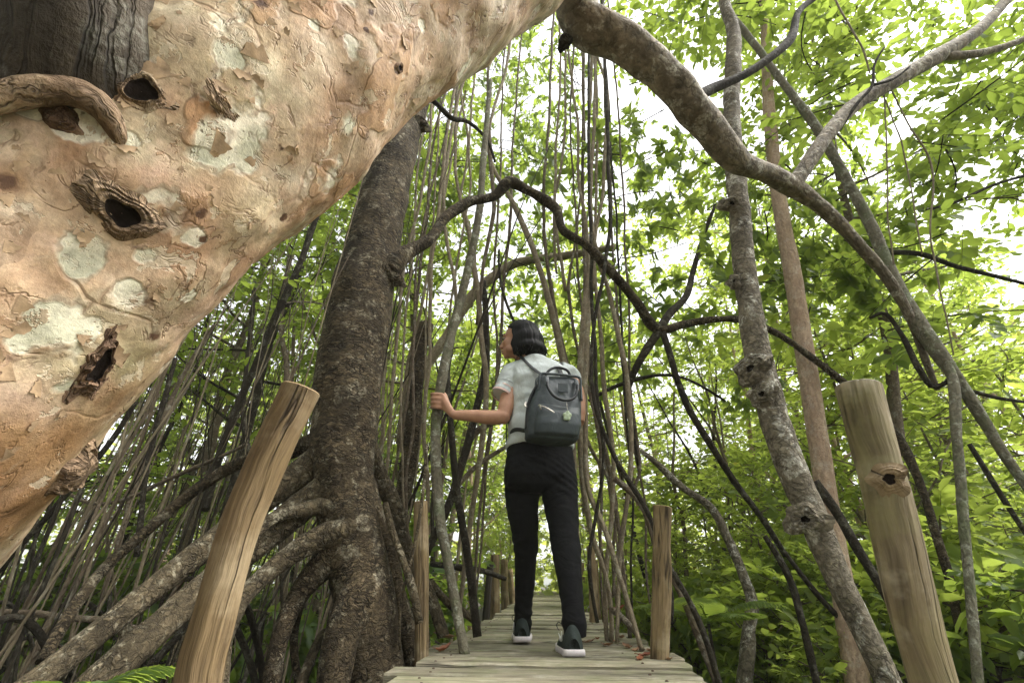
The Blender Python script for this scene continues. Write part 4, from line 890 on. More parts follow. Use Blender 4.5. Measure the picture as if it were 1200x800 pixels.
def m_skin():
    t = NT('skin'); ob = t.obj(); n = t.noise(ob, 22.0, 4, .6); n2 = t.noise(ob, 300.0, 3, .6)
    c = t.ramp(n, [(.3, (.40, .205, .125)), (.7, (.52, .29, .19))])
    return t.out(t.pbr(c, .48, t.bump(n2, .12, .001), .4, Subsurface_Weight=.08, Subsurface_Radius=(.01, .004, .002)))
MT['skin'] = m_skin(); MT['hair'] = m_hair(); MT['shirt'] = m_cloth('pale_grey_jersey', (.53, .57, .56), 1100, .9, .9, .10, 9, (1.3, 1.3, .9))
MT['pants'] = m_cloth('black_denim', (.0045, .0045, .0054), 1500, .85, .6, .35, 12, (1, 1, 1.3)); MT['leather'] = m_leather()
MT['leather_dark'] = m_plain('black_webbing', (.010, .012, .014), .5, .4, 200, .3, .3, .001)
MT['shoe'] = m_plain('dark_green_grey_knit', (.022, .030, .027), .85, .25, 300, .45, .5, .002)
MT['sole'] = m_plain('pale_rubber_sole', (.58, .53, .54), .6, .3, 80, .12, .2, .001)
MT['white'] = m_plain('white_mark', (.72, .72, .70), .5, .3, 80, .08, .1, .001)
MT['pink'] = m_plain('pink_stripe', (.66, .47, .42), .9, .2, 300, .12, .2, .001)
MT['stripe'] = m_plain('grey_stripe', (.33, .345, .335), .9, .2, 300, .12, .2, .001)
MT['metal'] = m_plain('dull_metal', (.45, .42, .36), .35, .5, 200, .15, .2, .0005, Metallic=.9)
MT['eye'] = m_plain('dark_eye', (.03, .02, .015), .2, .5, 50, .1, .0, .001)
MT['eyewhite'] = m_plain('eye_white', (.30, .26, .23), .3, .5, 50, .05, .0, .001)
MT['lip'] = m_plain('lips', (.34, .125, .095), .45, .4, 200, .1, .1, .0005)
MT['charm'] = m_plain('pale_green_charm', (.33, .40, .27), .6, .3, 60, .15, .2, .002)

def add_ell(mb, c, r, axes=None, seg=24, rings=14):
    th = np.linspace(0, PI, rings); ph = np.linspace(0, 2*PI, seg, endpoint=False)
    V = np.stack([np.outer(np.sin(th), np.cos(ph)), np.outer(np.sin(th), np.sin(ph)), np.outer(np.cos(th), np.ones(seg))], -1).reshape(-1, 3)*np.asarray(r)
    if axes is not None: V = V@np.asarray(axes)
    j = np.arange(seg); fs = np.concatenate([np.stack([k*seg+j, (k+1)*seg+j, (k+1)*seg+(j+1) % seg, k*seg+(j+1) % seg], -1) for k in range(rings-1)])
    mb.add(V+np.asarray(c), [fs])
def fuse(mb, voxel, smooth=4, fac=.5):
    """weld overlapping closed shapes into one continuous skin -> vertices, quads"""
    me = mb.mesh('tmp', []); o = bpy.data.objects.new('tmp', me); COL.objects.link(o)
    r = o.modifiers.new('r', 'REMESH'); r.mode = 'VOXEL'; r.voxel_size = voxel
    if smooth:
        s = o.modifiers.new('s', 'SMOOTH'); s.iterations = smooth; s.factor = fac
    bpy.context.view_layer.update(); dg = bpy.context.evaluated_depsgraph_get()
    ev = o.evaluated_get(dg); m2 = ev.to_mesh(); n = len(m2.vertices)
    V = np.empty(n*3); m2.vertices.foreach_get('co', V)
    fs = np.array([tuple(p_.vertices) for p_ in m2.polygons if len(p_.vertices) == 4])
    ev.to_mesh_clear(); bpy.data.objects.remove(o); bpy.data.meshes.remove(me)
    return V.reshape(-1, 3), fs
def vnormals(V, fs):
    n = np.cross(V[fs[:, 2]]-V[fs[:, 0]], V[fs[:, 3]]-V[fs[:, 1]]); N = np.zeros_like(V)
    for k in range(4): np.add.at(N, fs[:, k], n)
    return N/(np.linalg.norm(N, axis=1)[:, None]+1e-12)
def add_rings(mb, rings, cap=True, seg=40):
    """rings: (centre, lateral axis, depth axis, half width, half depth, exponent)"""
    a = np.linspace(0, 2*PI, seg, endpoint=False); V = []
    for c, la, da, rx, ry, e in rings:
        x = np.sign(np.cos(a))*np.abs(np.cos(a))**(2/e); y = np.sign(np.sin(a))*np.abs(np.sin(a))**(2/e)
        V.append(np.asarray(c)+rx*x[:, None]*np.asarray(la)+ry*y[:, None]*np.asarray(da))
    m = len(V); V = np.concatenate(V); j = np.arange(seg)
    fs = [np.concatenate([np.stack([k*seg+j, k*seg+(j+1) % seg, (k+1)*seg+(j+1) % seg, (k+1)*seg+j], -1) for k in range(m-1)])]
    if cap:
        V = np.vstack([V, V[:seg].mean(0), V[-seg:].mean(0)])
        fs.append(np.stack([np.full(seg, m*seg), (j+1) % seg, j], -1)); fs.append(np.stack([np.full(seg, m*seg+1), (m-1)*seg+j, (m-1)*seg+(j+1) % seg], -1))
    mb.add(V, fs)
PY = 2.28
ab = math.radians(16)
LAT = np.array([math.cos(ab), math.sin(ab), 0]); FWD = np.array([-math.sin(ab), math.cos(ab), 0]); UP = np.array([0, 0, 1.0])
heelL = G(612, 753.5); heelR = G(674, 771)
person = thing('person', 'person in pale grey t-shirt and black trousers looking left and gripping a stem', 'person', ((heelL+heelR)/2)*np.array([1, 1, 0]))
# head frame
hf = np.array([-.965, .24, .04]); hf /= np.linalg.norm(hf); hl = np.cross(UP, hf); hl /= np.linalg.norm(hl); hu = np.cross(hf, hl)
HA = np.array([hf, hl, hu]); HC = P(608, 398.5, PY+.01); HS = 1.0
def hp(x, y, z): return HC+HS*(x*hf+y*hl+z*hu)
def hell(mb, c, r, seg=24): add_ell(mb, hp(*c), np.array(r)*HS, HA, seg)
neckb = P(628, 425, PY-.005)
sb = MB()
hell(sb, (-.012, 0, .028), (.092, .073, .084), 32)
hell(sb, (.028, 0, -.022), (.060, .058, .088), 32)
hell(sb, (.052, 0, -.070), (.040, .042, .034)); hell(sb, (.068, 0, -.092), (.020, .022, .018))
for s in (-1, 1):
    hell(sb, (.052, s*.034, -.028), (.030, .024, .030)); hell(sb, (.072, s*.024, .020), (.016, .026, .010))
    hell(sb, (-.008, s*.072, -.012), (.018, .009, .030)); hell(sb, (.096, s*.010, -.040), (.010, .008, .008))
    hell(sb, (.030, s*.045, -.070), (.035, .016, .024))
add_tube(sb, [hp(.080, 0, .018), hp(.092, 0, -.008), hp(.107, 0, -.034)], [.009, .0095, .0115], 14)
hell(sb, (.102, 0, -.038), (.013, .012, .010))
hell(sb, (.085, 0, -.063), (.013, .022, .0075)); hell(sb, (.083, 0, -.075), (.012, .020, .008))
add_tube(sb, [hp(-.02, 0, -.03), hp(-.022, 0, -.09), neckb, neckb-UP*.06], [.052, .050, .054, .07], 20)
# arms
shL = P(604, 434, PY); elL = P(590, 488.5, 2.19); wrL = P(531, 486, 2.205)
shR = P(664, 438, PY+.05); elR = P(677, 494, PY+.05); wrR = P(664, 470, PY+.30)
add_tube(sb, [shL, (shL+elL)/2, elL*.85+shL*.15, elL], [.050, .043, .040, .033], 20)
add_ell(sb, elL, (.036, .036, .034))
add_tube(sb, [elL+np.array([.012, 0, 0]), elL*.72+wrL*.28+UP*-.004, elL*.4+wrL*.6, wrL], [.036, .0365, .031, .0235], 20)
add_tube(sb, [shR, P(676, 465, PY+.04), elR], [.050, .046, .037], 20)
add_tube(sb, [elR, (elR+wrR)/2, wrR], [.037, .033, .024], 20)
# left hand closed round the stem: palm, four fingers over the front, thumb behind
for k in range(4):
    y0 = 461.5+5.1*k; kn = P(518.5+.5*abs(k-1), y0+.8, 2.208+.004*abs(k-1))
    add_tube(sb, [wrL, wrL*.5+kn*.5+np.array([0, -.006, 0]), kn], [.019, .0145, .0115], 12)
    fl = (1.0, 1.06, 1.0, .86)[k]
    p1 = P(518-9.0*fl, y0, 2.214); p2 = P(507.2-1.2*fl, y0+.3, 2.246); p3 = P(508.6, y0+1.0, 2.282+.01*fl); p4 = P(512, y0+1.4, 2.300)
    add_tube(sb, [kn, p1, p2, p3, p4], [.0108, .0098, .0092, .0086, .0068], 12, rings=22)
th = [P(527, 481, 2.215), P(523.5, 470, 2.235), P(521.5, 463, 2.262), P(517.5, 459.5, 2.292), P(512.5, 459.5, 2.305)]
add_tube(sb, th, [.018, .0145, .0118, .0105, .008], 12, rings=20)
# right hand held to the chest strap, hidden behind the body
for k in range(4):
    kn = wrR+np.array([-.05, .05, .012-.02*k]); add_tube(sb, [wrR, kn], [.018, .0115], 10); add_tube(sb, [kn, kn+np.array([-.03, .012, 0]), kn+np.array([-.036, -.02, -.006])], [.0105, .0095, .008], 10)
add_tube(sb, [wrR, wrR+np.array([-.03, .0, .04]), wrR+np.array([-.06, .0, .045])], [.016, .012, .009], 10)
# trunk and legs under the clothes
hipz = P(633, 545, PY)
add_rings(sb, [(P(633, 550, PY), LAT, FWD, .145, .09, 2.2), (P(632, 500, PY), LAT, FWD, .120, .08, 2.2), (P(634, 455, PY), LAT, FWD, .135, .085, 2.2), (P(632, 432, PY), LAT, FWD, .12, .06, 2.2), (neckb, LAT, FWD, .055, .05, 2)])
LEGL = [(613, 560, 30, 2.31), (615, 600, 30, 2.36), (616, 645, 23, 2.43), (613, 690, 20, 2.52), (612, 735, 15, 2.575)]
LEGR = [(655, 560, 30, 2.28), (659, 600, 30, 2.25), (664, 645, 25, 2.19), (668, 690, 23, 2.12), (673, 742, 18, 2.09)]
for LG in (LEGL, LEGR):
    p_, r_ = from_px(LG); add_tube(sb, p_, r_, 18)
V, fs = fuse(sb, .0052, 3, .5)
b = MB(); b.add(V, [fs]); b.build('body', MT['skin'], person)
# eyes, brows, lips
for s in (-1, 1):
    e = MB(); add_ell(e, hp(.0755, s*.029, .002), (.0125, .0165, .0085), HA); eo = e.build('eye', MT['eyewhite'], person)
    e = MB(); add_ell(e, hp(.0835, s*.030, .002), (.0065, .011, .008), HA); e.build('iris', MT['eye'], eo)
    e = MB(); add_tube(e, [hp(.088, s*.012, .024), hp(.086, s*.030, .029), hp(.072, s*.046, .024)], [.0045, .005, .003], 8); e.build('eyebrow', MT['hair'], person)
e = MB(); add_tube(e, [hp(.084, -.021, -.068), hp(.0955, -.008, -.0625), hp(.0965, 0, -.0635), hp(.0955, .008, -.0625), hp(.084, .021, -.068)], [.002, .0055, .0052, .0055, .002], 10)
add_tube(e, [hp(.083, -.019, -.071), hp(.0935, 0, -.0765), hp(.083, .019, -.071)], [.002, .007, .002], 10); e.build('lips', MT['lip'], person)
# hair: a chin-length bob
hb = MB()
hell(hb, (-.020, 0, .030), (.104, .090, .092), 36); hell(hb, (-.050, 0, -.02), (.098, .100, .090), 36); hell(hb, (-.066, 0, -.075), (.098, .104, .058), 36)
for s in (-1, 1): hell(hb, (-.004, s*.070, -.05), (.046, .030, .085))
V, fs = fuse(hb, .0052, 22, .6)
q = (V-HC)@HA.T/HS
edge = .012-.06*np.clip(-q[:, 2]-.02, 0, .2)*.5+.006*np.sin(q[:, 2]*70)
edge = np.where(q[:, 2] > .035, .012+(q[:, 2]-.035)*1.25, edge)
over = np.clip((q[:, 0]-edge)/.010, 0, 1)
q = q*(1-over[:, None]*np.array([.34, .34, .16]))
low = np.clip((-.118-q[:, 2])/.02, 0, 1); q[:, 2] = np.where(q[:, 2] < -.118, -.118+(q[:, 2]+.118)*.25, q[:, 2])
ang = np.arctan2(q[:, 1], q[:, 0]); nn_ = vnormals(V, fs)@HA.T
rid = .0010*np.sin(ang*17+3*np.sin(ang*5)+q[:, 2]*9)+.0007*np.sin(ang*47+q[:, 2]*14)
q += nn_*(rid*np.clip((.10-q[:, 2])/.05, 0.1, 1)*(1-over))[:, None]
q[:, 2] += np.where(q[:, 2] < -.09, .006*np.sin(ang*23)*np.sin(ang*9+1), 0)
V = HC+HS*q@HA
b = MB(); b.add(V, [fs])
rh = np.random.RandomState(6); cand = np.where((q[:, 2] < -.085) & (q[:, 0] < .0))[0]; top = np.where((q[:, 2] > .05) & (q[:, 0] < .03))[0]
for k in range(150):
    i0 = rh.choice(cand); p0 = V[i0]; nd = (nn_[i0]@HA); d0_ = nd*.35-UP*.9+rh.normal(size=3)*.25
    L_ = rh.uniform(.010, .030); add_tube(b, [p0+UP*.02, p0+nd*.001, p0+d0_*L_*.5, p0+d0_*L_+rh.normal(size=3)*.003], [.0016, .0018, .0012, .0004], 5, rings=8)
for k in range(60):
    i0 = rh.choice(top); p0 = V[i0]; nd = (nn_[i0]@HA); L_ = rh.uniform(.02, .05); d0_ = np.cross(nd, rh.normal(size=3)); d0_ /= np.linalg.norm(d0_)+1e-6
    add_tube(b, [p0-d0_*L_*.5, p0+nd*.004, p0+d0_*L_*.5], [.0005, .0009, .0004], 4, rings=8)
b.build('hair', MT['hair'], person)
# t-shirt
tb = MB()
HEM = P(633, 526, PY+.01)
add_rings(tb, [(HEM, LAT, FWD, .172, .118, 2.4), (P(633, 512, PY), LAT, FWD, .168, .114, 2.4), (P(633, 490, PY), LAT, FWD, .160, .108, 2.4), (P(634, 465, PY), LAT, FWD, .163, .112, 2.4), (P(634, 447, PY), LAT, FWD, .168, .112, 2.3), (P(633, 435, PY), LAT, FWD, .160, .098, 2.2), (P(630, 427, PY), LAT, FWD, .115, .078, 2.1), (neckb+UP*.022, LAT, FWD, .064, .060, 2)])
slE = P(588, 463, 2.225)
add_tube(tb, [P(612, 434, PY), shL+UP*.004, (shL+slE)/2+np.array([-.004, 0, 0]), slE], [.062, .064, .060, .057], 24)
add_tube(tb, [P(656, 436, PY+.03), shR+UP*.004, P(671, 455, PY+.05)], [.060, .060, .056], 24)
V, fs = fuse(tb, .0065, 5, .5)
nn_ = vnormals(V, fs)
w_ = .009*snoise(V*np.array([1, 1, 1.8]), 9, 71, 3)+.005*np.sin(V[:, 2]*62+3*np.sin(V[:, 0]*13)+2*np.sin(V[:, 1]*9))*np.clip((1.15-V[:, 2])/.2, .15, 1)
V = V+nn_*w_[:, None]
b = MB(); b.add(V, [fs]); shirt = b.build('t_shirt', MT['shirt'], person)
def band(parent, name, c0, c1, r0, r1, w, mat, seed):
    """knitted stripe round the sleeve, lying on the cloth"""
    ts = np.linspace(0, 1, 5); mbb = MB(); d = (c1-c0); L = np.linalg.norm(d)
    add_tube(mbb, [c0, c0*.5+c1*.5, c1], [r0, (r0+r1)/2, r1], 40, rings=5, cap=False, wob=.03, wscale=18, seed=seed)
    mbb.build(name, mat, parent)
sd = (slE-shL)
for t0, t1, mt in ((.965, 1.03, 'pink'), (.80, .835, 'pink'), (.66, .685, 'stripe'), (.48, .505, 'stripe')):
    a_ = shL+sd*t0; b_ = shL+sd*t1; r = .0615-.003*t0
    band(shirt, 'sleeve_stripe', a_, b_, r, r, .006, MT[mt], int(t0*100))
# trousers
pb = MB()
add_rings(pb, [(P(633, 520, PY+.01), LAT, FWD, .163, .108, 2.3), (P(633, 535, PY+.01), LAT, FWD, .172, .116, 2.3), (P(633.5, 560, PY), LAT, FWD, .182, .122, 2.3), (P(634, 572, PY+.01), LAT, FWD, .172, .105, 2.3), (P(634, 579, PY+.02), LAT, FWD, .12, .06, 2.2)])
def from_px_leg(pl): return from_px(pl)
TL = [(612, 560, 43, 2.32), (612, 590, 42, 2.35), (614.5, 620, 36, 2.39), (616, 650, 31, 2.43), (615, 680, 28, 2.48), (613, 708, 26, 2.53), (612, 728, 25.5, 2.56), (612, 738, 26, 2.575)]
TR = [(655, 560, 43, 2.29), (657, 590, 43, 2.26), (661, 620, 40, 2.22), (664, 650, 38, 2.18), (668, 680, 35.5, 2.14), (671, 708, 33.5, 2.11), (673, 732, 34, 2.09), (674, 745, 34, 2.09)]
for LG in (TL, TR):
    p_, r_ = from_px(LG); r_ = r_*np.interp(np.arange(8), [0, 2, 7], [1.03, .98, .93]); add_tube(pb, p_, r_, 26, rings=60)
V, fs = fuse(pb, .0065, 4, .5); nn_ = vnormals(V, fs); z = V[:, 2]
kn = np.exp(-((z-.10)/.07)**2)+.7*np.exp(-((z-.42)/.07)**2)+.7*np.exp(-((z-.68)/.08)**2)
V = V+nn_*(.0030*kn*np.sin(z*100+9.0*np.sin(V[:, 0]*13+z*7)+6*np.sin(V[:, 1]*11+z*9))+.0045*snoise(V*np.array([1, 1, 1.5]), 13, 72, 3))[:, None]
b = MB(); b.add(V, [fs]); b.build('trousers', MT['pants'], person)
# shoes
def shoe(heel, yaw, lbl, seed):
    f = np.array([-math.sin(yaw), math.cos(yaw), 0]); r = np.array([math.cos(yaw), math.sin(yaw), 0]); L = .245
    st = [(-.0, .022, .055), (.03, .034, .085), (.10, .037, .100), (.22, .037, .098), (.36, .037, .082), (.52, .042, .066), (.70, .046, .056), (.86, .041, .047), (.96, .026, .040), (1.0, .008, .034)]
    a = np.linspace(0, PI, 17); V = []
    for t_, w, h in st:
        x = -np.cos(a); y = np.sin(a)**.75; V.append(heel+f*L*t_+r*(w*x)[:, None]*(1-.18*y[:, None])+UP*(.018+(h-.012)*y)[:, None])
    n = 17; m = len(st); V = np.concatenate(V); j = np.arange(n-1)
    q_ = np.concatenate([np.stack([k*n+j, k*n+j+1, (k+1)*n+j+1, (k+1)*n+j], -1) for k in range(m-1)])
    bot = np.array([[k*n, (k+1)*n, (k+1)*n+n-1, k*n+n-1] for k in range(m-1)])
    mb_ = MB(); mb_.add(V, [q_, bot, np.arange(n)[None, :], (m-1)*n+np.arange(n)[None, ::-1]]); up_ = mb_.build('shoe', MT['shoe'], person)
    # sole
    out = []; 
    for s in (1, -1):
        for t_, w, h in (st if s == 1 else st[::-1]): out.append((t_, s*(w+.005)))
    o2 = np.array([heel+f*(L*1.05*t_-.008)+r*w for t_, w in out]); c = o2.mean(0); V = []
    for sc, zz in ((.93, .0), (.99, .005), (1.0, .012), (.99, .020), (.95, .023)):
        rise = np.array([.010*max(0, t_-.72)/.28+.004*(t_ < .06) for t_, w in out]); V.append(c+(o2-c)*sc+UP*(zz+rise)[:, None])
    k_ = len(out); V = np.concatenate(V); j = np.arange(k_)
    q_ = np.concatenate([np.stack([i_*k_+j, i_*k_+(j+1) % k_, (i_+1)*k_+(j+1) % k_, (i_+1)*k_+j], -1) for i_ in range(4)])
    mb_ = MB(); mb_.add(V, [q_, np.arange(k_)[None, ::-1], 4*k_+np.arange(k_)[None]]); mb_.build('sole', MT['sole'], up_)
    mb_ = MB(); mk = [heel+f*L*t_-r*(w_)+UP*z_ for t_, w_, z_ in ((.20, .0385, .080), (.235, .0395, .060), (.28, .040, .050), (.35, .0405, .056), (.55, .041, .068))]
    add_tube(mb_, mk, [.0015, .0035, .0055, .0035, .0012], 8, rings=24); mb_.build('curved_mark', MT['white'], up_)
    mb_ = MB(); s0 = heel+f*L*.5+UP*.10-r*.03
    add_tube(mb_, [s0, s0-r*.010+UP*.006, s0-r*.018-UP*.004, s0-r*.014-UP*.016, s0-r*.008-UP*.022], [.0016]*5, 6, rings=24); mb_.build('lace', MT['leather_dark'], up_)
shoe(heelL+np.array([0, 0, .001]), .05, '', 1); shoe(heelR+np.array([0, 0, .001]), .10, '', 2)

# ------------------------------------------------------------------ backpack
BY = 2.06; bd = math.radians(17)
BR_ = np.array([math.cos(bd), math.sin(bd), 0]); BO = np.array([math.sin(bd), -math.cos(bd), 0])
B0 = P(645.5, 519, BY); B1 = P(654.5, 442, BY+.015); BU = B1-B0; BH = np.linalg.norm(BU); BU = BU/BH
pack = thing('backpack', 'dark blue-grey leather backpack with two looped handles worn on her back', 'backpack', B0)
def bp(x, o, h): return B0+BR_*x+BO*o+BU*(h*BH)
SEC = [(0, .105, .045), (.015, .122, .066), (.06, .132, .080), (.2, .136, .084), (.42, .134, .080), (.60, .128, .070), (.78, .115, .052), (.92, .103, .034), (.985, .098, .024), (1.0, .090, .012)]
mb = MB(); add_rings(mb, [(bp(0, 0, h), BR_, BO, w*.95, d*.92, 3.2) for h, w, d in SEC], seg=72)
V0 = np.concatenate(mb.V); tb = MB(); add_rings(tb, [(bp(0, 0, h), BR_, BO, w*.95, d*.92, 3.2) for h, w, d in SEC], seg=72)
V, fs = fuse(tb, .0055, 3); nn_ = vnormals(V, fs); V = V+nn_*(.004*snoise(V, 8, 81, 2)+.0015*snoise(V, 28, 82, 2))[:, None]
mb = MB(); mb.add(V, [fs]); mb.build('bag_body', MT['leather'], pack)
# front pocket with its own bulge
tb = MB(); add_rings(tb, [(bp(.004, .058, h), BR_, BO, w, d, 3.5) for h, w, d in [(.03, .085, .010), (.06, .104, .034), (.2, .110, .044), (.36, .108, .036), (.47, .100, .018), (.49, .090, .006)]], seg=64)
V, fs = fuse(tb, .0055, 3); nn_ = vnormals(V, fs); V = V+nn_*(.003*snoise(V, 11, 83, 2))[:, None]
mb = MB(); mb.add(V, [fs]); pk = mb.build('front_pocket', MT['leather'], pack)
mb = MB(); add_tube(mb, [bp(-.105, .085, .44), bp(-.075, .100, .40), bp(-.03, .104, .33)], [.003, .003, .003], 8, rings=20); mb.build('zip', MT['metal'], pk)
mb = MB(); add_tube(mb, [bp(-.100, .089, .445), bp(-.096, .096, .40), bp(-.093, .099, .365)], [.004, .006, .004], 8, flat=.5); mb.build('zip_pull', MT['metal'], pk)
def strip(name, pts, w, mat, parent, flat=.35, up=None, seg=14):
    mbs = MB(); add_tube(mbs, pts, [w]*len(pts), seg, rings=50, flat=flat, up=up); return mbs.build(name, mat, parent)
# rim of the doctor-style mouth
rimp = [bp(-.098, .018, .60), bp(-.103, .035, .80), bp(-.098, .030, .985), bp(-.05, .030, 1.0), bp(.05, .030, 1.0), bp(.098, .030, .985), bp(.106, .040, .80), bp(.11, .055, .60)]
strip('mouth_rim', rimp, .0065, MT['leather'], pack, 1.0)
strip('mouth_rim', [p_-BO*.052 for p_ in rimp], .0065, MT['leather'], pack, 1.0)
strip('side_gusset', [bp(-.122, .0, .18), bp(-.130, -.005, .40), bp(-.128, .0, .60), bp(-.108, 0, .80)], .016, MT['leather_dark'], pack, .5)
# handles: one standing up, one hanging over the front
strip('handle', [bp(-.062, -.012, .97), bp(-.058, -.016, 1.07), bp(-.030, -.018, 1.165), bp(.012, -.018, 1.185), bp(.048, -.018, 1.15), bp(.064, -.016, 1.07), bp(.068, -.012, .97)], .0068, MT['leather_dark'], pack, 1.0)
strip('handle', [bp(-.070, .064, .82), bp(-.066, .078, .72), bp(-.035, .090, .585), bp(.015, .094, .535), bp(.058, .088, .585), bp(.078, .078, .72), bp(.080, .064, .82)], .0072, MT['leather_dark'], pack, 1.0)
for x in (-.070, .080):
    strip('handle_tab', [bp(x, .040, .93), bp(x, .058, .84), bp(x, .070, .76)], .011, MT['leather'], pack, .35, BR_)
tb = MB(); add_bar(tb, bp(-.014, .0645, .755), bp(.034, .0645, .755), .045, .004, BO, 6, .001, .0); tb.build('blank_patch', MT['leather'], pack)
strip('strap', [bp(-.040, -.02, .98), P(622, 429, 2.17), P(614, 421, 2.20), P(609, 417.5, 2.26), P(606, 421, 2.34), P(603, 445, 2.405), P(600, 480, 2.40), P(597, 505, 2.37)], .013, MT['leather_dark'], pack, .3, BR_)
strip('strap', [bp(.040, -.02, .98), P(655, 430, 2.21), P(657, 425, 2.30), P(658, 432, 2.40), P(660, 470, 2.44), P(660, 505, 2.36)], .013, MT['leather_dark'], pack, .3, BR_)
strip('strap', [P(597, 505, 2.37), P(596, 512, 2.29), P(600, 505, 2.20), bp(-.125, -.03, .18)], .010, MT['leather_dark'], pack, .35)
strip('strap', [P(594, 492, 2.28), P(593.5, 505, 2.27), P(593.5, 518, 2.27)], .010, MT['leather_dark'], pack, .35)
strip('buckle', [bp(-.140, .0, .56), bp(-.145, .004, .52), bp(-.140, .010, .48)], .010, MT['metal'], pack, .35)
# pale green blossom-shaped charm
tb = MB(); cc = bp(.032, .103, .30)
for k in range(5):
    an = k*2*PI/5+.3; add_ell(tb, cc+BR_*.013*math.cos(an)+BU*.015*math.sin(an), (.010, .006, .011), np.array([BR_, BO, BU]), 14, 10)
add_ell(tb, cc, (.011, .007, .012), np.array([BR_, BO, BU]), 14, 10)
V, fs = fuse(tb, .003, 2); mb = MB(); mb.add(V, [fs]); ch = mb.build('charm', MT['charm'], pack)
mb = MB(); add_tube(mb, [bp(.030, .108, .36), bp(.028, .102, .42), bp(.024, .098, .50)], [.0012]*3, 6); mb.build('chain', MT['metal'], ch)
HAZE = 0.002
# ------------------------------------------------------------------ foliage
UPV = np.array([0, 0, 1.0])
def orth_dirs(rs, n, zlo=-.3, zhi=.5):
    a = rs.uniform(0, 2*PI, n); z = rs.uniform(zlo, zhi, n); return np.column_stack([np.cos(a), np.sin(a), z])
def grow(seed, H, r0, first, nb, Lb, lean=.05, nsub=5, leafL=.1, leafW=.55, nleaf=9, mode='alt', spl=.35, up=.35, per=4, fill=1.0):
    """a tree at the origin: trunk mesh builder and crown mesh builder"""
    rs = np.random.RandomState(seed); tm = MB(); cm = MB()
    n = 9; z = np.linspace(0, 1, n); wx = np.cumsum(rs.normal(size=n)*.035*H/n*2)+lean*H*z*rs.normal(); wy = np.cumsum(rs.normal(size=n)*.035*H/n*2)+lean*H*z*rs.normal()
    tp = np.column_stack([wx-wx[0], wy-wy[0], z*H]); tr = r0*(1-.82*z)+.004
    add_tube(tm, tp, tr, 10, rings=40, wob=.08, wscale=6, seed=seed)
    PS = []; DS = []
    for b in range(nb):
        t = first+(1-first)*(b+rs.rand()*.8)/nb; t = min(t, .99)
        k = t*(n-1); i = min(int(k), n-2); p0 = tp[i]+(tp[i+1]-tp[i])*(k-i); r = max(.006, r0*(1-.82*t)*.5)
        az = b*2.4+rs.normal()*.4; L = Lb*(1-.45*(t-first)/(1-first+1e-6))*rs.uniform(.7, 1.25)
        d = np.array([math.cos(az), math.sin(az), up+rs.normal()*.2]); d /= np.linalg.norm(d)
        m = 6; q = [p0]; dd = d.copy()
        for s in range(m-1):
            dd = dd+rs.normal(size=3)*.16+np.array([0, 0, .03]); dd /= np.linalg.norm(dd); q.append(q[-1]+dd*L/(m-1))
        q = np.array(q); add_tube(tm, q, np.linspace(r, .005, m), 6, rings=12, seed=b, wob=.08)
        for s in range(nsub):
            u = rs.uniform(.25, 1.0); k2 = u*(m-1); i2 = min(int(k2), m-2); ps = q[i2]+(q[i2+1]-q[i2])*(k2-i2)
            ds = orth_dirs(rs, 1, -.35, .7)[0]*.8+dd*.6; ds /= np.linalg.norm(ds); Ls = L*rs.uniform(.25, .55)
            e = ps+ds*Ls+np.array([0, 0, -.05*Ls]); mid = (ps+e)/2+rs.normal(size=3)*.05*Ls
            add_tube(tm, [ps, mid, e], [.006, .004, .0025], 5, rings=6)
            for w in range(per):
                f = rs.uniform(.2, 1.05); pp = ps+(e-ps)*f+rs.normal(size=3)*.03; PS.append(pp); DS.append(ds*.7+orth_dirs(rs, 1, -.5, .5)[0])
        PS.append(q[-1]); DS.append(dd)
    add_sprays(cm, rs, PS, DS, spl, nleaf, leafL, leafW, mode)
    return tm, cm
def proto_tree(name, label, cat, group, tm, cm, bark, leaf, loc):
    t = thing(name, label, cat, (0, 0, 0), group)
    tm.build('trunk', bark, t); cm.build('crown', [leaf, MT['stem_dark']], t); t.location = loc; ORI[t.name] = np.zeros(3); return t
g_t = ['trees with green crowns around the walk', 'trees with yellow-green crowns beyond the walk', 'green-leaved trees standing in the left thicket', 'leafy saplings beyond the right deck edge', 'low leafy shrubs in the undergrowth on the right', 'broad-leaved plants at the lower right']
LBL = ['slim tree with small green leaves against the white sky', 'slim tree with bright yellow-green leaves behind the walk', 'slim tree with plain green leaves behind the left thicket', 'young tree with yellow-green leaves low on the right side', 'low green shrub in the undergrowth on the right side', 'green broad-leaved plant at the lower right of the walk']
NAMES = ['slim_tree', 'slim_tree', 'thicket_tree', 'leafy_sapling', 'low_shrub', 'broad_leaf_plant']
CATS = ['tree', 'tree', 'tree', 'sapling', 'shrub', 'plant']
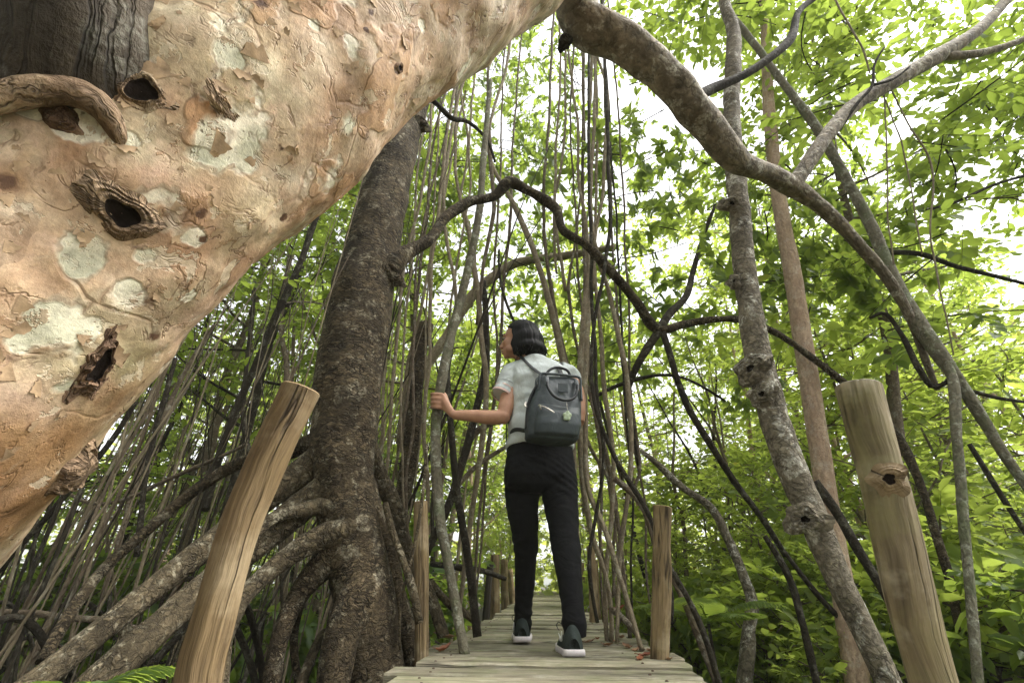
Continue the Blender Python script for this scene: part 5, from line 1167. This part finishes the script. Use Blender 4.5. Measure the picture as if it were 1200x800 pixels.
KINDS = [
 [dict(H=8, r0=.07, first=.38, nb=17, Lb=2.1, nsub=6, per=4, leafL=.105, nleaf=10, spl=.38), dict(H=9.5, r0=.08, first=.42, nb=18, Lb=2.3, nsub=6, per=4, leafL=.11, nleaf=10, spl=.4, up=.15), dict(H=7, r0=.06, first=.36, nb=15, Lb=1.9, nsub=6, per=4, leafL=.10, nleaf=9, spl=.36, mode='whorl')],
 [dict(H=6.5, r0=.055, first=.28, nb=17, Lb=1.8, nsub=6, per=4, leafL=.10, nleaf=10, spl=.36), dict(H=5.5, r0=.05, first=.2, nb=16, Lb=1.7, nsub=6, per=4, leafL=.10, nleaf=9, spl=.34, up=.2)],
 [dict(H=6.5, r0=.05, first=.25, nb=14, Lb=1.5, nsub=5, per=4, leafL=.095, nleaf=9, spl=.34)],
 [dict(H=2.6, r0=.022, first=.10, nb=14, Lb=.85, nsub=4, per=3, leafL=.085, nleaf=10, spl=.28), dict(H=2.0, r0=.02, first=.08, nb=12, Lb=.8, nsub=4, per=3, leafL=.09, nleaf=9, spl=.28, up=.5)],
 [dict(H=.75, r0=.012, first=.05, nb=12, Lb=.45, nsub=3, per=3, leafL=.085, nleaf=9, spl=.20, up=.8), dict(H=.6, r0=.012, first=.05, nb=10, Lb=.4, nsub=3, per=3, leafL=.11, nleaf=7, spl=.2, mode='whorl', up=.9)],
 [dict(H=.55, r0=.010, first=.1, nb=8, Lb=.32, nsub=2, per=2, leafL=.12, leafW=.42, nleaf=7, spl=.16, mode='whorl', up=1.0)]]
LEAFM = ['leaf', 'leaf_y', 'leaf', 'leaf_y', 'leaf', 'leaf_low']
BARKM = ['stem_bark', 'red_bark', 'stem_dark', 'stem_bark', 'stem_bark', 'stem_dark']
rs = np.random.RandomState(2024)
def clear(x, y, r):
    """keep trunks off the walk, the person, and the big trunk's line of sight"""
    if abs(x) < .75 and y > -1.5: return False
    return True
SPOTS = [[], [], [], [], [], []]
def scatter(kind, n, xr, yr, sr, mind=.7, cond=None):
    c = 0; tries = 0
    while c < n and tries < 4000:
        tries += 1; x = rs.uniform(*xr); y = rs.uniform(*yr)
        if not clear(x, y, 0) or (cond and not cond(x, y)): continue
        if any((x-a)**2+(y-b)**2 < mind**2 for a, b, s in SPOTS[kind]): continue
        SPOTS[kind].append((x, y, rs.uniform(*sr))); c += 1
# canopy ring
scatter(0, 2, (2.6, 6.5), (3.4, 6.5), (.7, .95), 1.6)
scatter(0, 7, (-6.5, -1.6), (3.5, 8), (.7, 1.0), 1.3)
scatter(0, 12, (-14, 14), (9.0, 16), (.85, 1.2), 2.2)
scatter(0, 12, (-9, 9), (-10, -3.2), (.8, 1.1), 1.9)  # unseen trees behind the camera, added to block low horizon light
scatter(0, 4, (-9, -4), (-2.5, 3), (.8, 1.0), 1.6)  # trees added beside the camera on the left, also to darken the horizon
scatter(1, 5, (2.5, 8), (5.5, 9), (.7, 1.0), 1.5)
scatter(1, 12, (-10, 12), (9, 17), (.8, 1.2), 2.0)
scatter(1, 4, (-2.5, 2.5), (14, 19), (.7, 1.0), 1.0)
scatter(2, 8, (-7.5, -1.8), (3.6, 9), (.7, 1.05), 1.3)
scatter(3, 26, (1.5, 8.5), (3.6, 10), (.7, 1.3), .75)
scatter(3, 7, (-6, -1.2), (6.0, 10), (.7, 1.2), .9)
scatter(3, 8, (-9, -3.0), (6.0, 11), (.7, 1.3), .8)
scatter(3, 8, (-1.9, 1.9), (9, 17), (.7, 1.2), .7)
scatter(3, 22, (1.1, 4.8), (2.8, 5.8), (.35, .7), .42)
scatter(4, 44, (.85, 6.0), (2.1, 7.0), (.6, 1.2), .33)
scatter(4, 22, (-6.5, -.9), (3.0, 9.0), (.6, 1.3), .5)
scatter(5, 16, (1.1, 3.6), (1.9, 3.9), (.5, .95), .28)
SPOTS[0] += [(-1.5, 5.4, .8)]
SPOTS[1] += [(1.5, 7.2, .8), (-1.3, 9.5, .9), (1.4, 11.5, .9)]
for kd in range(6):
    ps = []; mcy = []; mcd = []
    for v, cfg in enumerate(KINDS[kd]):
        tm, cm = grow(500+kd*10+v, **cfg)
        mt = tm.mesh('trunk', [MT[BARKM[kd]]]); mc = cm.mesh('crown', [MT[LEAFM[kd]], MT['stem_dark']]); ps.append((mt, mc))
        if kd in (3, 4):
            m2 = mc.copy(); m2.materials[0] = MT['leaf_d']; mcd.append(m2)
        if kd == 4:
            m2 = mc.copy(); m2.materials[0] = MT['leaf_y']; mcy.append(m2)
    for k, (x, y, s) in enumerate(SPOTS[kd]):
        mt, mc = ps[k % len(ps)]
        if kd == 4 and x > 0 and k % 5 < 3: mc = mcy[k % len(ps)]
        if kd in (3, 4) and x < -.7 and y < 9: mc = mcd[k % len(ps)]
        t = thing(NAMES[kd], LBL[kd], CATS[kd], (x, y, gz(x, y)-.05), g_t[kd])
        t.rotation_euler = (rs.normal()*.05, rs.normal()*.05, rs.uniform(0, 6.28)); t.scale = (s, s, s*rs.uniform(.92, 1.1))
        for nm, me in (('trunk', mt), ('crown', mc)):
            o = bpy.data.objects.new(nm, me); COL.objects.link(o); o.parent = t
# leaves carried by the hero trees: sprays seen inside these photo regions, at real distances
def region_sprays(parent, name, boxes, leaf, seed, L, n, spl, mode='alt', W=.58):
    r = np.random.RandomState(seed); cm = MB()
    for (x0, y0, x1, y1, Y0, Y1, cnt) in boxes:
        nc = max(1, int(cnt*1.5)//7)
        for c in range(nc):
            c0 = P(r.uniform(x0, x1), r.uniform(y0, y1), r.uniform(Y0, Y1)); dmain = orth_dirs(r, 1, -.35, .1)[0]
            pts = c0+np.outer(np.linspace(-.3, .3, 7), dmain)+r.normal(size=(7, 3))*.05
            D = dmain*.5+orth_dirs(r, 7, -.5, .3)
            add_tube(cm, [pts[0], pts[3], pts[6]], [.006, .005, .003], 5, mat=1, rings=8)
            add_sprays(cm, r, pts, D, spl, n, L, W, mode)
    return cm.build(name, [leaf, MT['stem_dark']], parent)
region_sprays(palm, 'crown', [(940, -60, 1250, 130, 2.0, 3.2, 140), (1090, 20, 1260, 230, 2.2, 3.4, 110), (880, -60, 1000, 120, 2.0, 3.2, 40), (660, -80, 900, 90, 2.2, 3.4, 90), (1040, 230, 1160, 400, 2.4, 3.4, 25)], MT['leaf'], 901, .10, 9, .32)
region_sprays(dark_tree, 'crown', [(690, 130, 850, 330, 2.9, 4.4, 120), (860, 200, 1010, 330, 2.9, 4.0, 80), (1000, 230, 1120, 400, 3.2, 4.4, 40), (480, -40, 690, 330, 3.6, 7.5, 520), (560, 0, 680, 200, 4, 7, 160), (690, 60, 1060, 480, 4.5, 7.5, 230), (560, 300, 760, 480, 4.5, 7, 60), (380, 180, 480, 400, 3.6, 5, 40), (700, 320, 900, 440, 3.2, 4.2, 40)], MT['leaf'], 902, .12, 8, .26, 'whorl', .5)
region_sprays(rt, 'crown', [(880, -40, 1000, 90, 2.7, 3.6, 30), (900, 300, 1010, 420, 3.0, 3.8, 22), (610, 230, 810, 480, 5, 8.5, 190), (430, 330, 600, 520, 5, 8.5, 90)], MT['leaf_y'], 903, .11, 9, .3)
region_sprays(gt, 'crown', [(790, -80, 900, 30, 1.7, 2.6, 26)], MT['leaf'], 904, .09, 9, .28)
# far woods: a loose mass of leaf clumps well beyond the walk
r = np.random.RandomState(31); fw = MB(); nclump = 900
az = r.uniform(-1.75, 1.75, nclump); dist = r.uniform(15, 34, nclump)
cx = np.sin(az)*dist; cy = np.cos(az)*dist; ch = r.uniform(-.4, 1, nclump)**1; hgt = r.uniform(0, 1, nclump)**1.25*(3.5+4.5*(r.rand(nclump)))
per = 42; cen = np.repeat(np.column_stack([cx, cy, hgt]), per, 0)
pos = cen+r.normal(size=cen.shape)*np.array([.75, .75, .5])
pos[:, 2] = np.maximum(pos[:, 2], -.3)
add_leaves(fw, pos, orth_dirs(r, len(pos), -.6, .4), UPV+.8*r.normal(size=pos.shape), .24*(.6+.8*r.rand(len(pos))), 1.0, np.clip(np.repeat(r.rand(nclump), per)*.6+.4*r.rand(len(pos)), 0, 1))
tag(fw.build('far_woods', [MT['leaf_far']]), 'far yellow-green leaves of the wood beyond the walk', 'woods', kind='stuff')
# ground cover: grassy blades and seedlings between the shrubs
r = np.random.RandomState(32); gc = MB(); n = 9000
x = np.concatenate([r.uniform(.62, 8, n), r.uniform(-7, -.62, n//3)]); y = np.concatenate([r.uniform(.8, 10, n), r.uniform(2.5, 10, n//3)])
pos = np.column_stack([x, y, ground_z(x, y)-.01]); N = len(pos)
d = orth_dirs(r, N, .3, 1.6); add_leaves(gc, pos, d, np.cross(d, orth_dirs(r, N, -.2, .2)), r.uniform(.08, .30, N), r.uniform(.16, .5, N), r.rand(N))
tag(gc.build('undergrowth', [MT['leaf']]), 'low green seedlings and grass covering the ground beside the walk', 'undergrowth', kind='stuff')
r = np.random.RandomState(33); lit = MB(); N = 9000
x = r.uniform(-5, 5, N); y = r.uniform(.6, 10, N); k_ = (np.abs(x) > .56); x = x[k_]; y = y[k_]; N = len(x)
d = orth_dirs(r, N, -.15, .25); pos = np.column_stack([x, y, ground_z(x, y)+.012])
MT['litter'] = m_leaf('dead_leaf', (.05, .028, .014), (.12, .065, .028), (.22, .13, .06), (.3, .17, .06), .15)
add_leaves(lit, pos, d, UPV+.5*r.normal(size=pos.shape), r.uniform(.04, .11, N), .9, r.rand(N))
tag(lit.build('leaf_litter', [MT['litter']]), 'brown dead leaves scattered over the mud', 'leaf litter', kind='stuff')
# long strap-leaved plants
def blade(mb, r, base, az, L, w, lift):
    m = 9; t = np.linspace(0, 1, m); d = np.array([math.cos(az), math.sin(az), 0]); s = np.array([-d[1], d[0], 0])
    C = base+np.outer(t*L*.75, d)+np.outer(L*(lift*t-.75*lift*t**2.4), UPV)
    wd = w*np.sin(np.clip(t*.93+.07, 0, 1)*PI)**.6
    V = np.concatenate([C-s*wd[:, None]+UPV*.25*wd[:, None], C, C+s*wd[:, None]+UPV*.25*wd[:, None]]); j = np.arange(m-1)
    mb.add(V, [np.stack([j, j+1, m+j+1, m+j], -1), np.stack([m+j, m+j+1, 2*m+j+1, 2*m+j], -1)], 0, None, r.rand()*np.ones(len(V)))
r = np.random.RandomState(34); pm = []
for v in range(3):
    b = MB()
    for k in range(16): blade(b, r, np.zeros(3), k*2.4+r.normal()*.3, r.uniform(.4, .75), r.uniform(.010, .020), r.uniform(.6, 1.3))
    pm.append(b.mesh('strap_leaf_plant', [MT['leaf_low']]))
for k in range(52):
    x = r.uniform(.8, 3.4); y = r.uniform(1.6, 4.6); s = r.uniform(.6, 1.2)
    o = bpy.data.objects.new('strap_leaf_plant', pm[k % 3]); COL.objects.link(o); o.location = (x, y, gz(x, y)-.02); o.rotation_euler = (0, 0, r.uniform(0, 6.28)); o.scale = (s, s, s)
    tag(o, 'tuft of long arching strap leaves low at the right of the walk', 'plant', 'strap-leaved tufts on the right')
# ferns: fronds are parts
def frond(mb, r, base, az, L, lift):
    m = 22; t = np.linspace(.12, 1, m); d = np.array([math.cos(az), math.sin(az), 0]); s = np.array([-d[1], d[0], 0])
    C = base+np.outer(t*L*.8, d)+np.outer(L*(lift*t-.7*lift*t**2.2), UPV)
    add_tube(mb, [base, C[8], C[-1]], [.004, .003, .001], 5, mat=0, rings=14)
    T = np.gradient(C, axis=0); T /= np.linalg.norm(T, axis=1)[:, None]
    for sg in (-1, 1):
        dd = s*sg+T*.45-UPV*.12; LL = L*.26*np.sin(np.clip(t*.86+.14, 0, 1)*PI)**.8+.01
        add_leaves(mb, C, dd, np.cross(T, s)*1.0+.2*r.normal(size=C.shape), LL, .20, r.rand(m)*.5+.2)
fr = np.random.RandomState(35)
for k, (px, py, Y, s, lb) in enumerate([(55, 848, 1.15, .28, 'bright green fern at the lower left corner below the roots'), (830, 730, 2.6, .45, 'green fern by the foot of the small curved tree')]):
    b0 = P(px, py, Y); zz = gz(b0[0], b0[1])
    base = b0.copy()
    t = thing('fern', lb, 'fern', base)
    if base[2] > zz+.02:
        mb = MB(); add_tube(mb, [[base[0], base[1], zz-.03], base-UPV*.0], [.012, .007], 7, rings=8, wob=.1); mb.build('stalk', MT['stem_dark'], t)
    for f_ in range(9):
        mb = MB(); frond(mb, fr, base, f_*.7+fr.normal()*.15, s*fr.uniform(.7, 1.1), fr.uniform(.25, .7)); mb.build('frond', MT['leaf'], t)
# fallen leaves on the planks
MT['leaf_red'] = m_leaf('fallen_red_leaf', (.17, .05, .025), (.24, .075, .035), (.30, .12, .06), (.35, .12, .05), .15)
MT['leaf_brown'] = m_leaf('fallen_brown_leaf', (.13, .065, .035), (.22, .12, .065), (.30, .19, .11), (.3, .16, .07), .15)
def fallen(px, py, L, mat, label, group=None, z=.006, curl=.4, seed=0):
    r = np.random.RandomState(seed+600); g = G(px, py, z); mb = MB(); a = r.uniform(0, 6.28); d = np.array([math.cos(a), math.sin(a), 0]); s = np.array([-d[1], d[0], 0])
    m = 11; t = np.linspace(0, 1, m); w = L*.24*np.sin(t*PI)**.7; V = []
    lift = L*curl*.5*(t-.4)**2*2
    for u in (-1, -.5, 0, .5, 1):
        V.append(g+np.outer((t-.5)*L, d)+np.outer(w*u, s)+np.outer(lift+abs(u)**1.5*w*curl*.8+.002*np.sin(t*17+u*4), UPV))
    V = np.concatenate(V); j = np.arange(m-1); fs = [np.stack([k*m+j, k*m+j+1, (k+1)*m+j+1, (k+1)*m+j], -1) for k in range(4)]
    mb.add(V, fs, 0, None, r.rand()); add_tube(mb, [V[2*m]+UPV*.001, V[2*m]-d*L*.2+UPV*.004], [.0014, .001], 5)
    o = mb.build('fallen_leaf', MT[mat], None, g); tag(o, label, 'leaf', group); return o
fallen(519, 762, .075, 'leaf_red', 'curled orange-red leaf lying on the plank beside the left short post', None, .008, .9, 1)
fallen(521, 747, .12, 'leaf_brown', 'dull brown leaf curled on the deck just behind the orange-red one', None, .008, .6, 2)
fallen(757, 768, .07, 'leaf_red', 'reddish leaf lying at the foot of the short tan post on the right', None, .008, .6, 3)
fg = 'brown leaves scattered on the right side of the deck'
for k, (px, py) in enumerate([(722, 752), (735, 758), (745, 762), (700, 748), (712, 756), (764, 762), (770, 770), (728, 747), (690, 752), (750, 772), (784, 772)]):
    fallen(px, py, .04+.04*((k*37) % 10)/10, 'leaf_brown' if k % 3 else 'leaf_red', 'small brown dead leaf on the planks under the vine bundle', fg, .007, .6, 10+k)
o = fallen(722, 716, .12, 'leaf_red', 'bright orange dead leaf caught upright on the vines beside the short right post', None, .10, .8, 30)
# a few orange leaves still hanging
# ------------------------------------------------------------------ sky and sun
w = bpy.data.worlds.new('World'); scene.world = w; w.use_nodes = True; nt = w.node_tree; nt.nodes.clear()
sk = nt.nodes.new('ShaderNodeTexSky'); sk.sky_type = 'NISHITA'; sk.sun_disc = False
SUN_EL, SUN_AZ = math.radians(56), math.radians(85)     # azimuth clockwise from +Y
sk.sun_elevation = SUN_EL; sk.sun_rotation = SUN_AZ; sk.air_density = 1.0; sk.dust_density = 4.0; sk.ozone_density = 1.0
hs = nt.nodes.new('ShaderNodeHueSaturation'); hs.inputs['Saturation'].default_value = .10; hs.inputs['Value'].default_value = 1.0
bg = nt.nodes.new('ShaderNodeBackground'); bg.inputs['Strength'].default_value = .15
ow = nt.nodes.new('ShaderNodeOutputWorld')
nt.links.new(sk.outputs[0], hs.inputs['Color']); nt.links.new(hs.outputs[0], bg.inputs[0]); nt.links.new(bg.outputs[0], ow.inputs[0])
sd_ = bpy.data.lights.new('sun', 'SUN'); sd_.energy = 1.5; sd_.angle = math.radians(14); sd_.color = (1, .965, .90)
so = bpy.data.objects.new('sun', sd_); COL.objects.link(so)
sdir = Vector((math.sin(SUN_AZ)*math.cos(SUN_EL), math.cos(SUN_AZ)*math.cos(SUN_EL), math.sin(SUN_EL)))
so.rotation_mode = 'QUATERNION'; so.rotation_quaternion = Vector((0, 0, 1)).rotation_difference(sdir)
so.location = (2, -2, 12)
vs = scene.view_settings; scene.display_settings.display_device = 'sRGB'
vs.view_transform = 'Standard'; vs.look = 'None'; vs.gamma = 1; vs.use_curve_mapping = False; vs.exposure = 1.85
cy = scene.cycles if hasattr(scene, 'cycles') else None
scene.render.engine = 'CYCLES'; cy = scene.cycles
cy.use_denoising = True
try: cy.denoiser = 'OPENIMAGEDENOISE'
except Exception: pass
cy.max_bounces = 6; cy.diffuse_bounces = 4; cy.transmission_bounces = 4; cy.glossy_bounces = 2; cy.transparent_max_bounces = 4
cy.sample_clamp_indirect = 6.0; cy.caustics_reflective = False; cy.caustics_refractive = False
scene.render.use_persistent_data = False

if HAZE:
    hb_ = bpy.data.meshes.new('haze'); x0, y0, z0, x1, y1, z1 = -260, -260, -2.5, 260, 260, 14
    hb_.from_pydata([(x0, y0, z0), (x1, y0, z0), (x1, y1, z0), (x0, y1, z0), (x0, y0, z1), (x1, y0, z1), (x1, y1, z1), (x0, y1, z1)], [], [(0, 3, 2, 1), (4, 5, 6, 7), (0, 1, 5, 4), (1, 2, 6, 5), (2, 3, 7, 6), (3, 0, 4, 7)])
    ho = bpy.data.objects.new('haze', hb_); COL.objects.link(ho); tag(ho, 'thin pale damp air under the trees', 'haze', kind='stuff')
    hm = bpy.data.materials.new('pale_air'); hm.use_nodes = True; t_ = hm.node_tree; t_.nodes.clear()
    pv = t_.nodes.new('ShaderNodeVolumePrincipled'); pv.inputs['Color'].default_value = (.93, .97, .88, 1); pv.inputs['Density'].default_value = HAZE
    om = t_.nodes.new('ShaderNodeOutputMaterial'); t_.links.new(pv.outputs[0], om.inputs['Volume']); hb_.materials.append(hm)
    cy.volume_bounces = 1
